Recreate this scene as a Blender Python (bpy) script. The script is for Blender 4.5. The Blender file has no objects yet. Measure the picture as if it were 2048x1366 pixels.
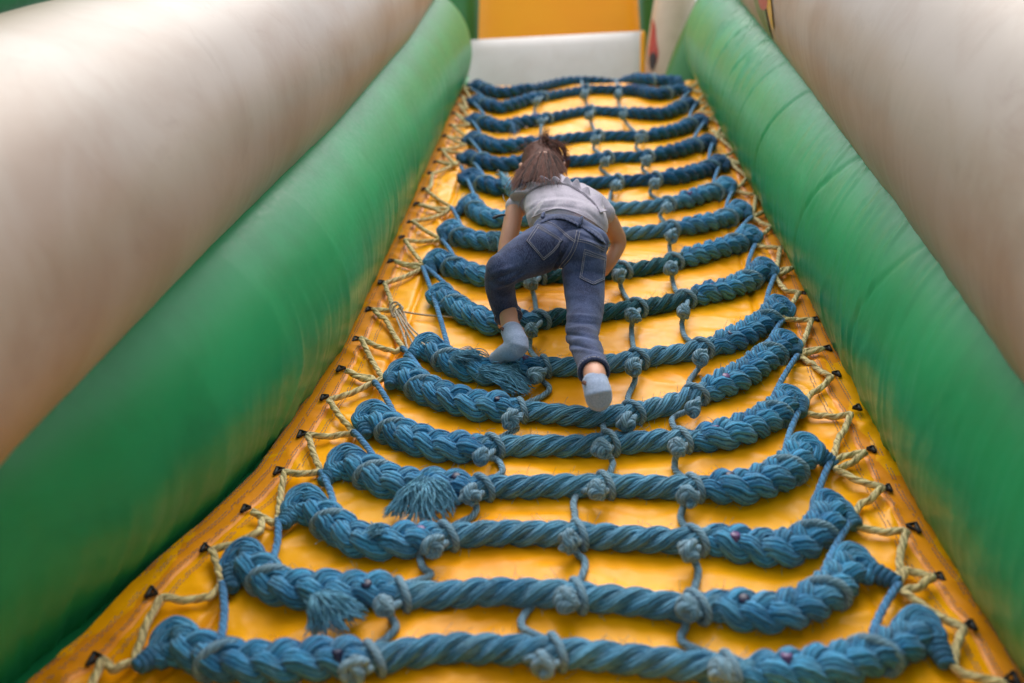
import bpy, math, random
import numpy as np
from mathutils import Vector, Matrix
from mathutils.bvhtree import BVHTree
random.seed(7); rng = np.random.default_rng(7)
S = bpy.context.scene; COL = S.collection
# ------------------------------------------------------------------ camera, sky, sun, exposure
FPX = 1991.0; SL = math.radians(35.0); CS, SN = math.cos(SL), math.sin(SL)
Z0 = 0.17; CAMH = 1.08
YAW, PIT = math.radians(3.70), math.radians(8.47)
def L(u, v, w): return (u, v*CS - w*SN, v*SN + w*CS + Z0)
CAM = np.array(L(0, 0, CAMH))
fwd = np.array((-math.sin(YAW)*math.cos(PIT), math.cos(YAW)*math.cos(PIT), math.sin(PIT)))
rgt = np.array((math.cos(YAW), math.sin(YAW), 0.0)); upv = np.cross(rgt, fwd)
cd = bpy.data.cameras.new('camera'); cam = bpy.data.objects.new('camera', cd); COL.objects.link(cam)
cam.matrix_world = Matrix(((rgt[0], upv[0], -fwd[0], CAM[0]), (rgt[1], upv[1], -fwd[1], CAM[1]), (rgt[2], upv[2], -fwd[2], CAM[2]), (0, 0, 0, 1)))
cd.sensor_width = 36; cd.lens = FPX/2048*36; cd.clip_start = .02; cd.clip_end = 500
cd.dof.use_dof = True; cd.dof.focus_distance = 2.2; cd.dof.aperture_fstop = 2.0
S.camera = cam
SUN_EL, SUN_AZ = math.radians(80), math.radians(4)      # azimuth from +Y towards +X
w = bpy.data.worlds.new('World'); S.world = w; w.use_nodes = True
nt = w.node_tree; nt.nodes.clear()
sky = nt.nodes.new('ShaderNodeTexSky'); sky.sky_type = 'NISHITA'; sky.sun_disc = False
sky.sun_elevation = SUN_EL; sky.sun_rotation = SUN_AZ; sky.air_density = 1.0; sky.dust_density = 1.5; sky.ozone_density = 1.0
hs = nt.nodes.new('ShaderNodeHueSaturation'); hs.inputs['Saturation'].default_value = .25
bg = nt.nodes.new('ShaderNodeBackground'); bg.inputs['Strength'].default_value = .14
wo = nt.nodes.new('ShaderNodeOutputWorld')
nt.links.new(sky.outputs[0], hs.inputs['Color']); nt.links.new(hs.outputs[0], bg.inputs[0]); nt.links.new(bg.outputs[0], wo.inputs[0])
sl = bpy.data.lights.new('sun', 'SUN'); sl.energy = 1.1; sl.angle = math.radians(50); sl.color = (1, .95, .88)
so = bpy.data.objects.new('sun', sl); COL.objects.link(so)
sd = Vector((math.sin(SUN_AZ)*math.cos(SUN_EL), math.cos(SUN_AZ)*math.cos(SUN_EL), math.sin(SUN_EL)))
so.rotation_euler = sd.to_track_quat('Z', 'Y').to_euler()
S.view_settings.view_transform = 'Standard'; S.view_settings.look = 'None'; S.view_settings.gamma = 1
S.view_settings.exposure = 1.2
S.render.engine = 'CYCLES'
# ------------------------------------------------------------------ pixel -> place on the ramp's plane (height w above it)
def ray(px, py):
    return fwd*FPX + rgt*(px-1024) - upv*(py-683)
def loc(P):                                 # world -> ramp frame
    y, z = P[..., 1], P[..., 2]-Z0
    return np.stack([P[..., 0], y*CS+z*SN, -y*SN+z*CS], -1)
def at(px, py, w=0.0):                      # ramp-frame (u,v,w)
    d = ray(px, py); dw = -d[1]*SN + d[2]*CS
    t = (w-CAMH)/dw
    return np.array((d[0]*t, (d[1]*CS+d[2]*SN)*t, w))
def W3(a):
    a = np.asarray(a, float)
    return np.stack([a[..., 0], a[..., 1]*CS-a[..., 2]*SN, a[..., 1]*SN+a[..., 2]*CS+Z0], -1)
# ------------------------------------------------------------------ helpers
ORG = {}
def tag(o, label=None, cat=None, group=None, kind=None):
    if label: o['label'] = label
    if cat: o['category'] = cat
    if group: o['group'] = group
    if kind: o['kind'] = kind
    return o
def thing(name, base, label, cat, group=None):
    o = bpy.data.objects.new(name, None); COL.objects.link(o); o.empty_display_size = .05
    b = np.array(base, float); o.location = b; ORG[o.name] = b
    return tag(o, label, cat, group)
def mesh_obj(name, V, F, m=None, parent=None, uv=None, smooth=True, kind=None):
    """V (n,3) world; F (k,4) or (k,3) int array or list of lists; uv per-vertex loops (k,4,2)."""
    org = ORG[parent.name] if parent is not None else np.zeros(3)
    V = np.asarray(V, np.float64).reshape(-1, 3) - org
    me = bpy.data.meshes.new(name)
    if isinstance(F, np.ndarray):
        k, c = F.shape
        me.vertices.add(len(V)); me.vertices.foreach_set('co', V.astype(np.float32).ravel())
        me.loops.add(k*c); me.loops.foreach_set('vertex_index', F.astype(np.int32).ravel())
        me.polygons.add(k); me.polygons.foreach_set('loop_start', np.arange(k, dtype=np.int32)*c)
        me.update(calc_edges=True)
    else:
        me.from_pydata(V.tolist(), [], F); me.update()
    if uv is not None:
        l = me.uv_layers.new(name='UVMap'); l.data.foreach_set('uv', np.asarray(uv, np.float32).ravel())
    if smooth: me.polygons.foreach_set('use_smooth', np.ones(len(me.polygons), bool))
    me.validate(); 
    if m is not None: me.materials.append(m)
    o = bpy.data.objects.new(name, me); COL.objects.link(o)
    if parent is not None: o.parent = parent
    ORG[o.name] = org
    if kind: o['kind'] = kind
    return o
def gridF(n, m, wrap=False, off=0):
    i = np.arange(n-1)[:, None]; j = np.arange(m if wrap else m-1)[None, :]
    j2 = (j+1) % m
    a = i*m+j; b = i*m+j2; c = (i+1)*m+j2; d = (i+1)*m+j
    return np.stack([a, b, c, d], -1).reshape(-1, 4)+off
def gridUV(U, Vv, wrap=False):            # U (m(+1)), Vv (n)
    n = len(Vv); m = len(U)-1
    i = np.arange(n-1)[:, None]+np.zeros((1, m), int); j = np.arange(m)[None, :]+np.zeros((n-1, 1), int)
    q = lambda a, b: np.stack([U[b], Vv[a]], -1)
    return np.stack([q(i, j), q(i, j+1), q(i+1, j+1), q(i+1, j)], -2).reshape(-1, 2)
def grid_obj(name, V, m=None, parent=None, wrap=False, U=None, Vv=None, kind=None, flip=False):
    n, mm, _ = V.shape
    F = gridF(n, mm, wrap)
    uv = None
    if U is not None: uv = gridUV(np.asarray(U), np.asarray(Vv))
    if flip:
        F = F[:, ::-1].copy()
        if uv is not None: uv = uv.reshape(-1, 4, 2)[:, ::-1].reshape(-1, 2)
    return mesh_obj(name, V.reshape(-1, 3), F, m, parent, uv, kind=kind)
class MB:                                   # collects grids into one mesh
    def __init__(s): s.V = []; s.F = []; s.U = []; s.n = 0
    def add(s, V, F, uv):
        s.V.append(V.reshape(-1, 3)); s.F.append(F+s.n); s.U.append(uv); s.n += len(s.V[-1])
    def obj(s, name, m, parent=None, kind=None):
        return mesh_obj(name, np.concatenate(s.V), np.concatenate(s.F), m, parent, np.concatenate(s.U), kind=kind)
def cr(P, n):                               # Catmull-Rom through P, n samples uniform in arc length
    P = np.asarray(P, float)
    if len(P) == 2:
        t = np.linspace(0, 1, n)[:, None]; return P[0]*(1-t)+P[1]*t
    Q = np.vstack([2*P[0]-P[1], P, 2*P[-1]-P[-2]])
    out = []
    for i in range(len(P)-1):
        p0, p1, p2, p3 = Q[i:i+4]; t = np.linspace(0, 1, 24, endpoint=False)[:, None]
        out.append(.5*((2*p1)+(-p0+p2)*t+(2*p0-5*p1+4*p2-p3)*t*t+(-p0+3*p1-3*p2+p3)*t**3))
    out.append(P[-1:]); C = np.vstack(out)
    return resample(C, n)
def resample(C, n):
    s = np.r_[0, np.cumsum(np.linalg.norm(np.diff(C, axis=0), axis=1))]
    t = np.linspace(0, s[-1], n)
    return np.stack([np.interp(t, s, C[:, k]) for k in range(C.shape[1])], -1)
def plen(C): return float(np.linalg.norm(np.diff(C, axis=0), axis=1).sum())
def frames(C, ref=None):
    T = np.gradient(C, axis=0); T /= np.linalg.norm(T, axis=1)[:, None]+1e-12
    if ref is not None:
        B = np.cross(T, ref); B /= np.linalg.norm(B, axis=1)[:, None]+1e-12
        return T, np.cross(B, T), B         # N ~ ref, B lateral
    N = np.zeros_like(C); a = np.array((0, 0, 1.)) if abs(T[0, 2]) < .9 else np.array((1., 0, 0))
    N[0] = np.cross(np.cross(T[0], a), T[0]); N[0] /= np.linalg.norm(N[0])
    for i in range(1, len(C)):
        x = N[i-1]-T[i]*np.dot(N[i-1], T[i]); N[i] = x/(np.linalg.norm(x)+1e-12)
    return T, N, np.cross(T, N)
def tube_into(mb, C, r, seg=12, lobes=0, amp=0., pitch=.03, caps=True, flat=1.0, jit=0., ph=0.):
    C = np.asarray(C, float); n = len(C); T, N, B = frames(C)
    s = np.r_[0, np.cumsum(np.linalg.norm(np.diff(C, axis=0), axis=1))]
    th = np.linspace(0, 2*np.pi, seg, endpoint=False)
    R = np.broadcast_to(np.asarray(r, float), (n,)).copy()
    if caps:
        k = min(4, n//3)
        f = np.sqrt(np.clip(1-((k-np.arange(k))/(k+.0))**2, .0, 1)); R[:k] *= f; R[n-k:] *= f[::-1]
    A = R[:, None]*np.ones(seg)[None]
    if lobes: A = A*(1+amp*(np.abs(np.cos(.5*(lobes*th[None]+2*np.pi*s[:, None]/pitch+ph)))*2-1.2))
    if jit: A = A*(1+jit*rng.standard_normal(A.shape))
    V = C[:, None]+A[..., None]*(N[:, None]*np.cos(th)[None, :, None]+flat*B[:, None]*np.sin(th)[None, :, None])
    uv = gridUV(np.arange(seg+1)/seg, s)
    mb.add(V, gridF(n, seg, True), uv)
def tube(name, C, r, m, parent=None, kind=None, **k):
    mb = MB(); tube_into(mb, C, r, **k); return mb.obj(name, m, parent, kind)
# noise
_T = rng.random((256, 256))
def vn(x, y):
    xi = np.floor(x).astype(int); yi = np.floor(y).astype(int); fx = x-xi; fy = y-yi
    fx = fx*fx*(3-2*fx); fy = fy*fy*(3-2*fy)
    g = lambda a, b: _T[a & 255, b & 255]
    return (g(xi, yi)*(1-fx)+g(xi+1, yi)*fx)*(1-fy)+(g(xi, yi+1)*(1-fx)+g(xi+1, yi+1)*fx)*fy
def fbm(x, y, o=4):
    s = 0; a = .5
    for i in range(o): s = s+a*(vn(x*2**i+17.3*i, y*2**i+5.1*i)-.5); a *= .5
    return s
def ridge(x, y, o=3):
    s = 0; a = 1.
    for i in range(o): s = s+a*(1-np.abs(2*vn(x*2**i+31.7*i, y*2**i+3.3*i)-1))**2.2; a *= .5
    return s
# ------------------------------------------------------------------ materials
class NT:
    def __init__(s, name):
        s.m = bpy.data.materials.new(name); s.m.use_nodes = True; s.t = s.m.node_tree; s.t.nodes.clear()
        s.out = s.n('ShaderNodeOutputMaterial'); s.b = s.n('ShaderNodeBsdfPrincipled'); s.l(s.b.outputs[0], s.out.inputs[0])
    def n(s, t, **k):
        x = s.t.nodes.new(t)
        for a, b in k.items(): setattr(x, a, b)
        return x
    def l(s, a, b): s.t.links.new(a, b)
    def set(s, **k):
        for a, b in k.items(): s.b.inputs[a.replace('_', ' ')].default_value = b
    def noise(s, vec, scale, detail=3, rough=.5, dist=0.):
        x = s.n('ShaderNodeTexNoise'); x.inputs['Scale'].default_value = scale; x.inputs['Detail'].default_value = detail
        x.inputs['Roughness'].default_value = rough; x.inputs['Distortion'].default_value = dist
        if vec is not None: s.l(vec, x.inputs['Vector'])
        return x.outputs['Fac']
    def ramp(s, fac, stops):
        x = s.n('ShaderNodeValToRGB'); e = x.color_ramp.elements
        while len(e) < len(stops): e.new(.5)
        for i, (p, c) in enumerate(stops): e[i].position = p; e[i].color = (*c, 1) if len(c) == 3 else c
        s.l(fac, x.inputs[0]); return x.outputs[0]
    def mix(s, f, a, b, t='MIX'):
        x = s.n('ShaderNodeMix', data_type='RGBA', blend_type=t)
        for sock, val in ((0, f), (6, a), (7, b)):
            if hasattr(val, 'links') or hasattr(val, 'is_linked'): s.l(val, x.inputs[sock])
            else: x.inputs[sock].default_value = val if sock == 0 else ((*val, 1) if len(val) == 3 else val)
        return x.outputs[2]
    def math(s, op, a, b=None):
        x = s.n('ShaderNodeMath', operation=op)
        for i, v in enumerate((a, b)):
            if v is None: continue
            if hasattr(v, 'is_linked'): s.l(v, x.inputs[i])
            else: x.inputs[i].default_value = v
        return x.outputs[0]
    def bump(s, h, strength=.3, dist=.002):
        x = s.n('ShaderNodeBump'); x.inputs['Strength'].default_value = strength; x.inputs['Distance'].default_value = dist
        s.l(h, x.inputs['Height']); s.l(x.outputs[0], s.b.inputs['Normal']); return x
    def mapv(s, vec, sc):
        x = s.n('ShaderNodeMapping'); x.inputs['Scale'].default_value = sc; s.l(vec, x.inputs[0]); return x.outputs[0]
    def pos(s): return s.n('ShaderNodeNewGeometry').outputs['Position']
    def uv(s): return s.n('ShaderNodeUVMap').outputs[0]
    def sep(s, v):
        x = s.n('ShaderNodeSeparateXYZ'); s.l(v, x.inputs[0]); return x.outputs
def srgb(r, g, b):
    f = lambda c: ((c/255+.055)/1.055)**2.4 if c/255 > .04045 else c/255/12.92
    return (f(r), f(g), f(b))
def vinyl(name, base, base2, rough=.33, dirt=None, dirt_amt=0., bump=.12, coat=0., nscale=3., spec=.5):
    N = NT(name); p = N.pos()
    c = N.mix(N.ramp(N.noise(p, nscale, 4), [(.35, (0, 0, 0)), (.65, (1, 1, 1))]), base, base2)
    if dirt is not None:
        d = N.ramp(N.noise(p, 5.5, 7, .62, .6), [(.46, (0, 0, 0)), (.72, (dirt_amt,)*3)])
        c = N.mix(d, c, dirt)
    sc = N.noise(p, 60, 5, .7)
    N.l(N.ramp(sc, [(.3, (rough-.06,)*3), (.7, (rough+.10,)*3)]), N.b.inputs['Roughness'])
    N.l(c, N.b.inputs['Base Color'])
    h = N.math('ADD', N.math('MULTIPLY', N.noise(p, 18, 3), 1.), N.math('MULTIPLY', N.noise(p, 900, 2), .05))
    N.bump(h, bump, .01); N.set(Specular_IOR_Level=spec)
    if coat: N.set(Coat_Weight=coat, Coat_Roughness=.2)
    return N.m
M = {}
M['yellow'] = vinyl('yellow_vinyl', srgb(255, 178, 3), srgb(250, 164, 2), .33, srgb(200, 108, 14), .3, .08, spec=.22)
M['band'] = vinyl('orange_band_vinyl', srgb(246, 154, 10), srgb(238, 144, 12), .42, srgb(150, 92, 40), .22, .15, nscale=5, spec=.35)
M['yellow_back'] = vinyl('yellow_back_vinyl', srgb(255, 190, 10), srgb(252, 180, 8), .45, bump=.05)
M['green'] = vinyl('green_vinyl', srgb(46, 162, 100), srgb(38, 150, 90), .36, srgb(36, 110, 62), .3, .05)
M['dgreen'] = vinyl('dark_green_vinyl', srgb(38, 120, 50), srgb(34, 112, 48), .4, bump=.05)
def thin(m, f, col):
    t = m.node_tree; out = [n for n in t.nodes if n.type == 'OUTPUT_MATERIAL'][0]; b = [n for n in t.nodes if n.type == 'BSDF_PRINCIPLED'][0]
    tr = t.nodes.new('ShaderNodeBsdfTranslucent'); tr.inputs[0].default_value = (*col, 1); mx = t.nodes.new('ShaderNodeMixShader'); mx.inputs[0].default_value = f
    t.links.new(b.outputs[0], mx.inputs[1]); t.links.new(tr.outputs[0], mx.inputs[2]); t.links.new(mx.outputs[0], out.inputs[0])
thin(M['yellow_back'], .4, srgb(255, 196, 20))
M['white'] = vinyl('white_vinyl', srgb(228, 220, 216), srgb(220, 212, 208), .5, srgb(170, 150, 130), .2, .05)
def cream_mat():
    N = NT('cream_vinyl'); p = N.pos()
    c = N.mix(N.ramp(N.noise(p, 2.2, 3), [(.35, (0, 0, 0)), (.65, (1, 1, 1))]), srgb(178, 163, 151), srgb(166, 151, 139))
    d = N.ramp(N.noise(p, 3.2, 6, .6, .5), [(.44, (0, 0, 0)), (.68, (.5,)*3)])
    c = N.mix(d, c, srgb(146, 114, 90))
    d2 = N.ramp(N.noise(p, 7.5, 7, .7, 1.), [(.56, (0, 0, 0)), (.85, (.4,)*3)])
    c = N.mix(d2, c, srgb(122, 90, 68))
    N.l(c, N.b.inputs['Base Color']); N.set(Roughness=.42)
    N.bump(N.noise(p, 20, 3), .05, .01); return N.m
M['cream'] = cream_mat()
def rope_mat(name, light, deep, dirty, yarns=9, twist=28., dirt=.5, bump=.7):
    N = NT(name); uv = N.uv(); x, y, _ = N.sep(uv); p = N.pos()
    oi = N.n('ShaderNodeObjectInfo').outputs['Random']
    phs = N.math('ADD', N.math('MULTIPLY', x, float(yarns)), N.math('MULTIPLY', y, twist))
    wob = N.math('MULTIPLY', N.noise(p, 60, 2), 1.2)
    phs = N.math('ADD', phs, wob)
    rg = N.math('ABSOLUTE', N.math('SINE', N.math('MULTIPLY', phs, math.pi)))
    fine = N.math('ABSOLUTE', N.math('SINE', N.math('MULTIPLY', N.math('ADD', N.math('MULTIPLY', phs, 3.), N.math('MULTIPLY', N.noise(p, 240, 2), 1.5)), math.pi)))
    hair = N.noise(p, 1100, 3, .75)
    cx = N.n('ShaderNodeCombineXYZ'); N.l(phs, cx.inputs[0]); N.l(N.math('MULTIPLY', y, 14.), cx.inputs[1]); cx.inputs[2].default_value = twist*.1
    streak = N.noise(cx.outputs[0], 1.7, 5, .7)
    h = N.math('ADD', N.math('ADD', N.math('MULTIPLY', rg, 1.), N.math('MULTIPLY', fine, .25)), N.math('MULTIPLY', hair, .35))
    N.bump(h, min(bump*1.3, 1.), .0022)
    c = N.mix(N.ramp(N.noise(p, 9, 3), [(.35, (0, 0, 0)), (.65, (1, 1, 1))]), light, deep)
    c = N.mix(N.ramp(N.noise(p, 26, 5, .65), [(.42, (0, 0, 0)), (.7, (dirt,)*3)]), c, dirty)
    c = N.mix(N.math('MULTIPLY', N.ramp(hair, [(.48, (0, 0, 0)), (.66, (1, 1, 1))]), .5), c, tuple(min(1, q*1.7+.04) for q in light))
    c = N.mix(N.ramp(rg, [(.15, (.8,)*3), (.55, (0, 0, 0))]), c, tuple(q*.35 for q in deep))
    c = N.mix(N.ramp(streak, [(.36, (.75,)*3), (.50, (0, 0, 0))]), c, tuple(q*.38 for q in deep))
    c = N.mix(N.ramp(streak, [(.54, (0, 0, 0)), (.70, (.55,)*3)]), c, tuple(min(1, q*1.6+.05) for q in light))
    N.l(c, N.b.inputs['Base Color']); N.set(Roughness=.9, Specular_IOR_Level=.12, Sheen_Weight=.2, Sheen_Roughness=.5)
    return N.m
M['tassel'] = rope_mat('frayed_yarn', srgb(130, 200, 240), srgb(104, 180, 228), srgb(124, 190, 226), 3, 60, .3)
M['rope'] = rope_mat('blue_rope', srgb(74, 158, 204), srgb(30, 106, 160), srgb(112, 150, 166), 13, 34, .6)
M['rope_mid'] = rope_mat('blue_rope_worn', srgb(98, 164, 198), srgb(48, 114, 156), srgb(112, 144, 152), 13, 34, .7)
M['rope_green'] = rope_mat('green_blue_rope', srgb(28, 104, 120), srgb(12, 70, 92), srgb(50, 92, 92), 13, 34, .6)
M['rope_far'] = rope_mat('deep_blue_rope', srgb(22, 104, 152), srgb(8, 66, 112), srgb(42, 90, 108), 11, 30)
M['cord'] = rope_mat('grey_blue_cord', srgb(134, 172, 194), srgb(98, 144, 174), srgb(150, 166, 172), 6, 120, .6, .6)
M['cord_blue'] = rope_mat('blue_cord', srgb(74, 140, 188), srgb(56, 116, 168), srgb(100, 134, 150), 3, 60, .3, .6)
M['lace'] = rope_mat('cream_lacing', srgb(228, 206, 152), srgb(212, 186, 126), srgb(176, 152, 110), 3, 50, .5, .6)
M['string'] = rope_mat('pale_string', srgb(214, 196, 176), srgb(196, 176, 156), srgb(160, 140, 118), 4, 200, .4, .4)
def plain(name, c, rough=.5, **k):
    N = NT(name); p = N.pos()
    N.l(N.mix(N.ramp(N.noise(p, 40, 4), [(.3, (0, 0, 0)), (.7, (1, 1, 1))]), c, tuple(q*.8 for q in c)), N.b.inputs['Base Color'])
    N.set(Roughness=rough, **k); return N.m
M['black'] = plain('black_webbing', (.012, .012, .014), .6)
M['purple'] = plain('purple_plug', srgb(112, 78, 128), .35)
M['navy'] = plain('navy_plug', srgb(24, 28, 66), .4)
M['stitch'] = plain('grey_thread', srgb(150, 122, 118), .9)
M['groove'] = plain('brown_seam', srgb(120, 66, 20), .6)
# ------------------------------------------------------------------ the setting
def ground():
    N = NT('grass_ground'); p = N.pos()
    N.l(N.ramp(N.noise(p, 8, 6), [(.3, (.03, .06, .015)), (.7, (.07, .11, .03))]), N.b.inputs['Base Color']); N.set(Roughness=.9)
    N.bump(N.noise(p, 60, 4), .6, .03)
    V = np.array([[(x, y, -.02) for x in (-150, 150)] for y in (-150, 150)])
    o = grid_obj('ground', V, N.m); tag(o, kind='structure')
ground()
# edge lines of the climbing panel, in ramp frame
eL = np.array([at(x, y) for x, y in [(918, 176), (830, 371), (760, 520), (688, 667), (615, 794), (512, 943), (405, 1046), (307, 1127), (179, 1266), (56, 1366)]])
eR = np.array([at(x, y) for x, y in [(1416, 161), (1456, 230), (1543, 420), (1584, 500), (1654, 671), (1700, 757), (1780, 893), (1907, 1109), (2047, 1290)]])
VTOP = 5.10
def uL(v): return np.interp(v, eL[::-1, 1], eL[::-1, 0])
def uR(v): return np.interp(v, eR[::-1, 1], eR[::-1, 0])
VB = -.25
def crest(v):                               # the panel rolls over at its top
    t = np.clip((v-(VTOP-.10))/.16, 0, 3)
    return -.05*t*t
def ramp_h(u, v):
    a = uL(v); b = uR(v); s = (u-a)/(b-a)
    edge = np.clip(1-np.minimum(s, 1-s)/.22, 0, 1)
    h = .022*fbm(u*2.6+3, v*4.2, 2)+.010*fbm(u*6+7, v*13, 3)
    wr = ridge(u*4.0+.8*fbm(u*6, v*6)+v*1.3, v*9.0+2.5*fbm(u*3+9, v*3), 3)
    h = h+.0072*wr*(.35+.65*fbm(u*2+50, v*2.2, 2)*2+.3)
    # creases pulling to the lacing
    e = ridge((u+v*.8)*9+1.5*fbm(u*8, v*8), (v-u*.6)*5, 2)
    h = h+.0125*edge*(e-.7)*np.clip(np.minimum(s, 1-s)/.03, 0, 1)
    return h-.012*np.exp(-((s-.128)/.006)**2)-.007*np.exp(-((s-.872)/.006)**2)
nv, nu = 820, 260
vv = np.linspace(VB, VTOP+.12, nv)[:, None]; ss = np.linspace(0, 1, nu)[None]
uu = uL(vv)+(uR(vv)-uL(vv))*ss; vg = vv+0*ss
hh = ramp_h(uu, vg)-.012*(np.clip(1-np.minimum(ss, 1-ss)/.05, 0, 1))*0
RAMP = thing('climbing_ramp', L(0, 0, -.3), 'glossy yellow inflatable climbing slope under the blue rope net', 'inflatable ramp')
Vr = W3(np.stack([uu, vg, hh+crest(vg)], -1))
rs = grid_obj('climbing_surface', Vr, M['yellow'], RAMP)
# body under the surface (sides and underside of the inflated slope)
prof = []
for v in np.linspace(VB, VTOP+.1, 30):
    a, b = uL(v), uR(v); c = float(crest(np.array(v)))
    prof.append([(a, v, c-.004), (a-.02, v, -.12), (a-.01, v, -.4), (b+.01, v, -.4), (b+.02, v, -.12), (b, v, c-.004)])
grid_obj('slope_body', W3(np.array(prof)), M['dgreen'], RAMP)
def surf(u, v): return float(ramp_h(np.array(u), np.array(v))+crest(np.array(v)))
# edge bands (flap with the lacing loops), stitch lines
def band(side):
    n = 700; v = np.linspace(VB, VTOP+.02, n)[:, None]
    t = np.linspace(0, 1, 14)[None]
    wd = .075
    if side < 0: u = uL(v)-.006+wd*t; 
    else: u = uR(v)+.006-wd*t
    e = .0012*fbm(u*14, v*9, 2)+.0016*fbm(v*22, v*0+u*3, 2)*(1-t)
    h = ramp_h(np.clip(u, uL(v)+.001, uR(v)-.001), v+0*t)*np.clip(t*1.0, 0, 1)+.004+e+crest(v)
    h[:, -1] -= .004; h[:, 0] -= .012
    V = np.stack([u, v+0*t, h], -1)
    o = grid_obj('edge_band', W3(V), M['band'], RAMP, flip=side < 0)
    mb = MB()
    for k, off in enumerate([.009, .015, .034, .040, .064, .069, .090, .096]):
        vs = np.arange(.9, VTOP, .0095)
        for q in vs:
            if rng.random() < .12: continue
            uq = [(uL(x)+off-.006 if side < 0 else uR(x)-off+.006)+rng.normal(0, .0004) for x in (q, q+.0068)]
            hz = []
            for x, uu_ in zip((q, q+.0068), uq):
                tt = off/wd
                if tt < 1:
                    e_ = .0012*float(fbm(np.array(uu_*14), np.array(x*9), 2))+.0016*float(fbm(np.array(x*22), np.array(uu_*3), 2))*(1-tt)
                    hz.append(float(ramp_h(np.array(uu_), np.array(x)))*tt+.0056+e_+float(crest(np.array(x))))
                else: hz.append(surf(uu_, x)+.0014)
            a = np.array((uq[0], q, hz[0])); b = np.array((uq[1], q+.0068, hz[1]))
            sd_ = np.array((.0008, 0, 0))
            Vq = W3(np.array([[a-sd_, a+sd_], [b-sd_, b+sd_]]))
            mb.add(Vq, gridF(2, 2), np.zeros((4, 2)))
    mb.obj('stitching', M['stitch'], o, kind='stuff')
band(-1); band(1)
# green base sheet that shows in the crease beside the panel
for sd_ in (-1, 1):
    v = np.linspace(VB, VTOP+.3, 60)[:, None]; t = np.linspace(0, 1, 8)[None]
    e = uL(v) if sd_ < 0 else uR(v)
    u = e+sd_*(t*.4-.02)
    V = np.stack([u, v+0*t, -.018-.03*np.sin(t*3)+0*v], -1)
    o = grid_obj('base_sheet', W3(V), M['green'], RAMP, flip=sd_ < 0)
# ------------------------------------------------------------------ side tubes
def tangent_u(phi, side, r, wc):            # centre offset so the tube's inner tangent seen from the camera line is at angle phi
    lo, hi = .3, 2.5
    for _ in range(50):
        m = (lo+hi)/2; dx, dz = m, CAMH-wc; d = math.hypot(dx, dz)
        a = math.atan2(dx, dz)-math.asin(r/d)
        if a < phi: lo = m
        else: hi = m
    return side*lo
def side_tube(name, side, centre, rad, v0, v1, mat, wr, label, cat='inflatable tube', seams=(), group=None, capr=None, nvv=900, na=150, seamwr=None):
    vc = np.linspace(v0, v1, nvv)
    C = np.array([centre(x) for x in vc]); R = np.array([rad(x) for x in vc])
    capr = capr or R[-1]
    f = np.ones(nvv); k = vc > v1-capr
    f[k] = np.sqrt(np.clip(1-((vc[k]-(v1-capr))/capr)**2, 0, 1))
    k = vc < v0+.15; f[k] = np.sqrt(np.clip(1-((v0+.15-vc[k])/.15)**2, 0, 1))
    al = np.linspace(0, 2*np.pi, na, endpoint=False)-(math.pi if side < 0 else 0)
    A = al[None]+0*vc[:, None]; VV = vc[:, None]+0*al[None]
    d = wr(A, VV)
    for (sv, dep, wd, slant) in seams:
        vs = sv+slant*np.cos(A-(-.6 if side < 0 else math.pi+.6))
        d = d-dep*np.exp(-((VV-vs)/wd)**2)
    rr = (R*f)[:, None]+d*f[:, None]
    P = np.stack([C[:, 0:1]+rr*np.cos(A), VV, C[:, 1:2]+rr*np.sin(A)], -1)
    root = thing(name, L(C[nvv//2, 0], vc[nvv//2], 0), label, cat, group)
    o = grid_obj('tube_skin', W3(P), mat, root, wrap=True, flip=True)
    return root, P, o
phL = lambda v: math.atan(np.interp(v, [1.0, 1.15, 1.3, 1.5, 1.75, 2.1, 6], [.665, .625, .575, .53, .49, .462, .455])/CS*1.0)*1.0
K_ = 1/0.894
phL = lambda v: math.atan(float(np.interp(v, [1.02, 1.12, 1.3, 1.5, 1.75, 2.1, 6], [.712, .682, .618, .560, .508, .470, .456]))*K_)
phR = lambda v: math.atan(float(np.interp(v, [1.1, 1.5, 2.0, 6], [.556, .538, .536, .548]))*K_*.93)
GR, GW = .32, .16
cacheL = {}
def gcL(v):
    return (tangent_u(phL(v), -1, GR, GW), GW)
def gcR(v):
    return (tangent_u(phR(v), 1, GR, GW), GW)
def wr_green(side, strong):
    seam = -2.2 if side > 0 else -.94          # angle of the lower inner seam
    inn = math.pi if side > 0 else 0.
    def f(A, V):
        da = np.abs((A-seam+np.pi) % (2*np.pi)-np.pi)
        m1 = np.exp(-(da/.80)**2)
        x = V*26+2.2*fbm(V*3+9, A*1.2, 2)*3+(.9 if side > 0 else -.9)*da
        h = (ridge(x, A*.7+5, 2)-.8)*.0085*m1*(.4+vn(V*4, A*0+3)*1.2)
        x2 = V*9+1.1*da*(1 if side > 0 else -1)+1.5*fbm(V*2, A, 2)
        h = h+(ridge(x2, A*.5, 2)-.8)*.0065*np.exp(-(da/.9)**2)*vn(V*1.7+4, A*.4)
        if strong:
            up = np.abs((A-(math.pi-.98)+np.pi) % (2*np.pi)-np.pi)
            m2 = np.exp(-(up/.75)**2)
            x = V*30+3*up+1.5*fbm(V*4, A*2, 2)
            h = h+(ridge(x, A*.5+9, 2)-.8)*.0055*m2*(.3+vn(V*3+7, A*0))
        return h+.012*fbm(V*.9+side*3, A*.8, 2)
    return f
side_tube('green_side_tube', -1, gcL, lambda v: GR, -.7, 5.50, M['green'], wr_green(-1, False),
          'green inflated tube running up the left side of the slope', group='green tubes beside the slope')
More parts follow.
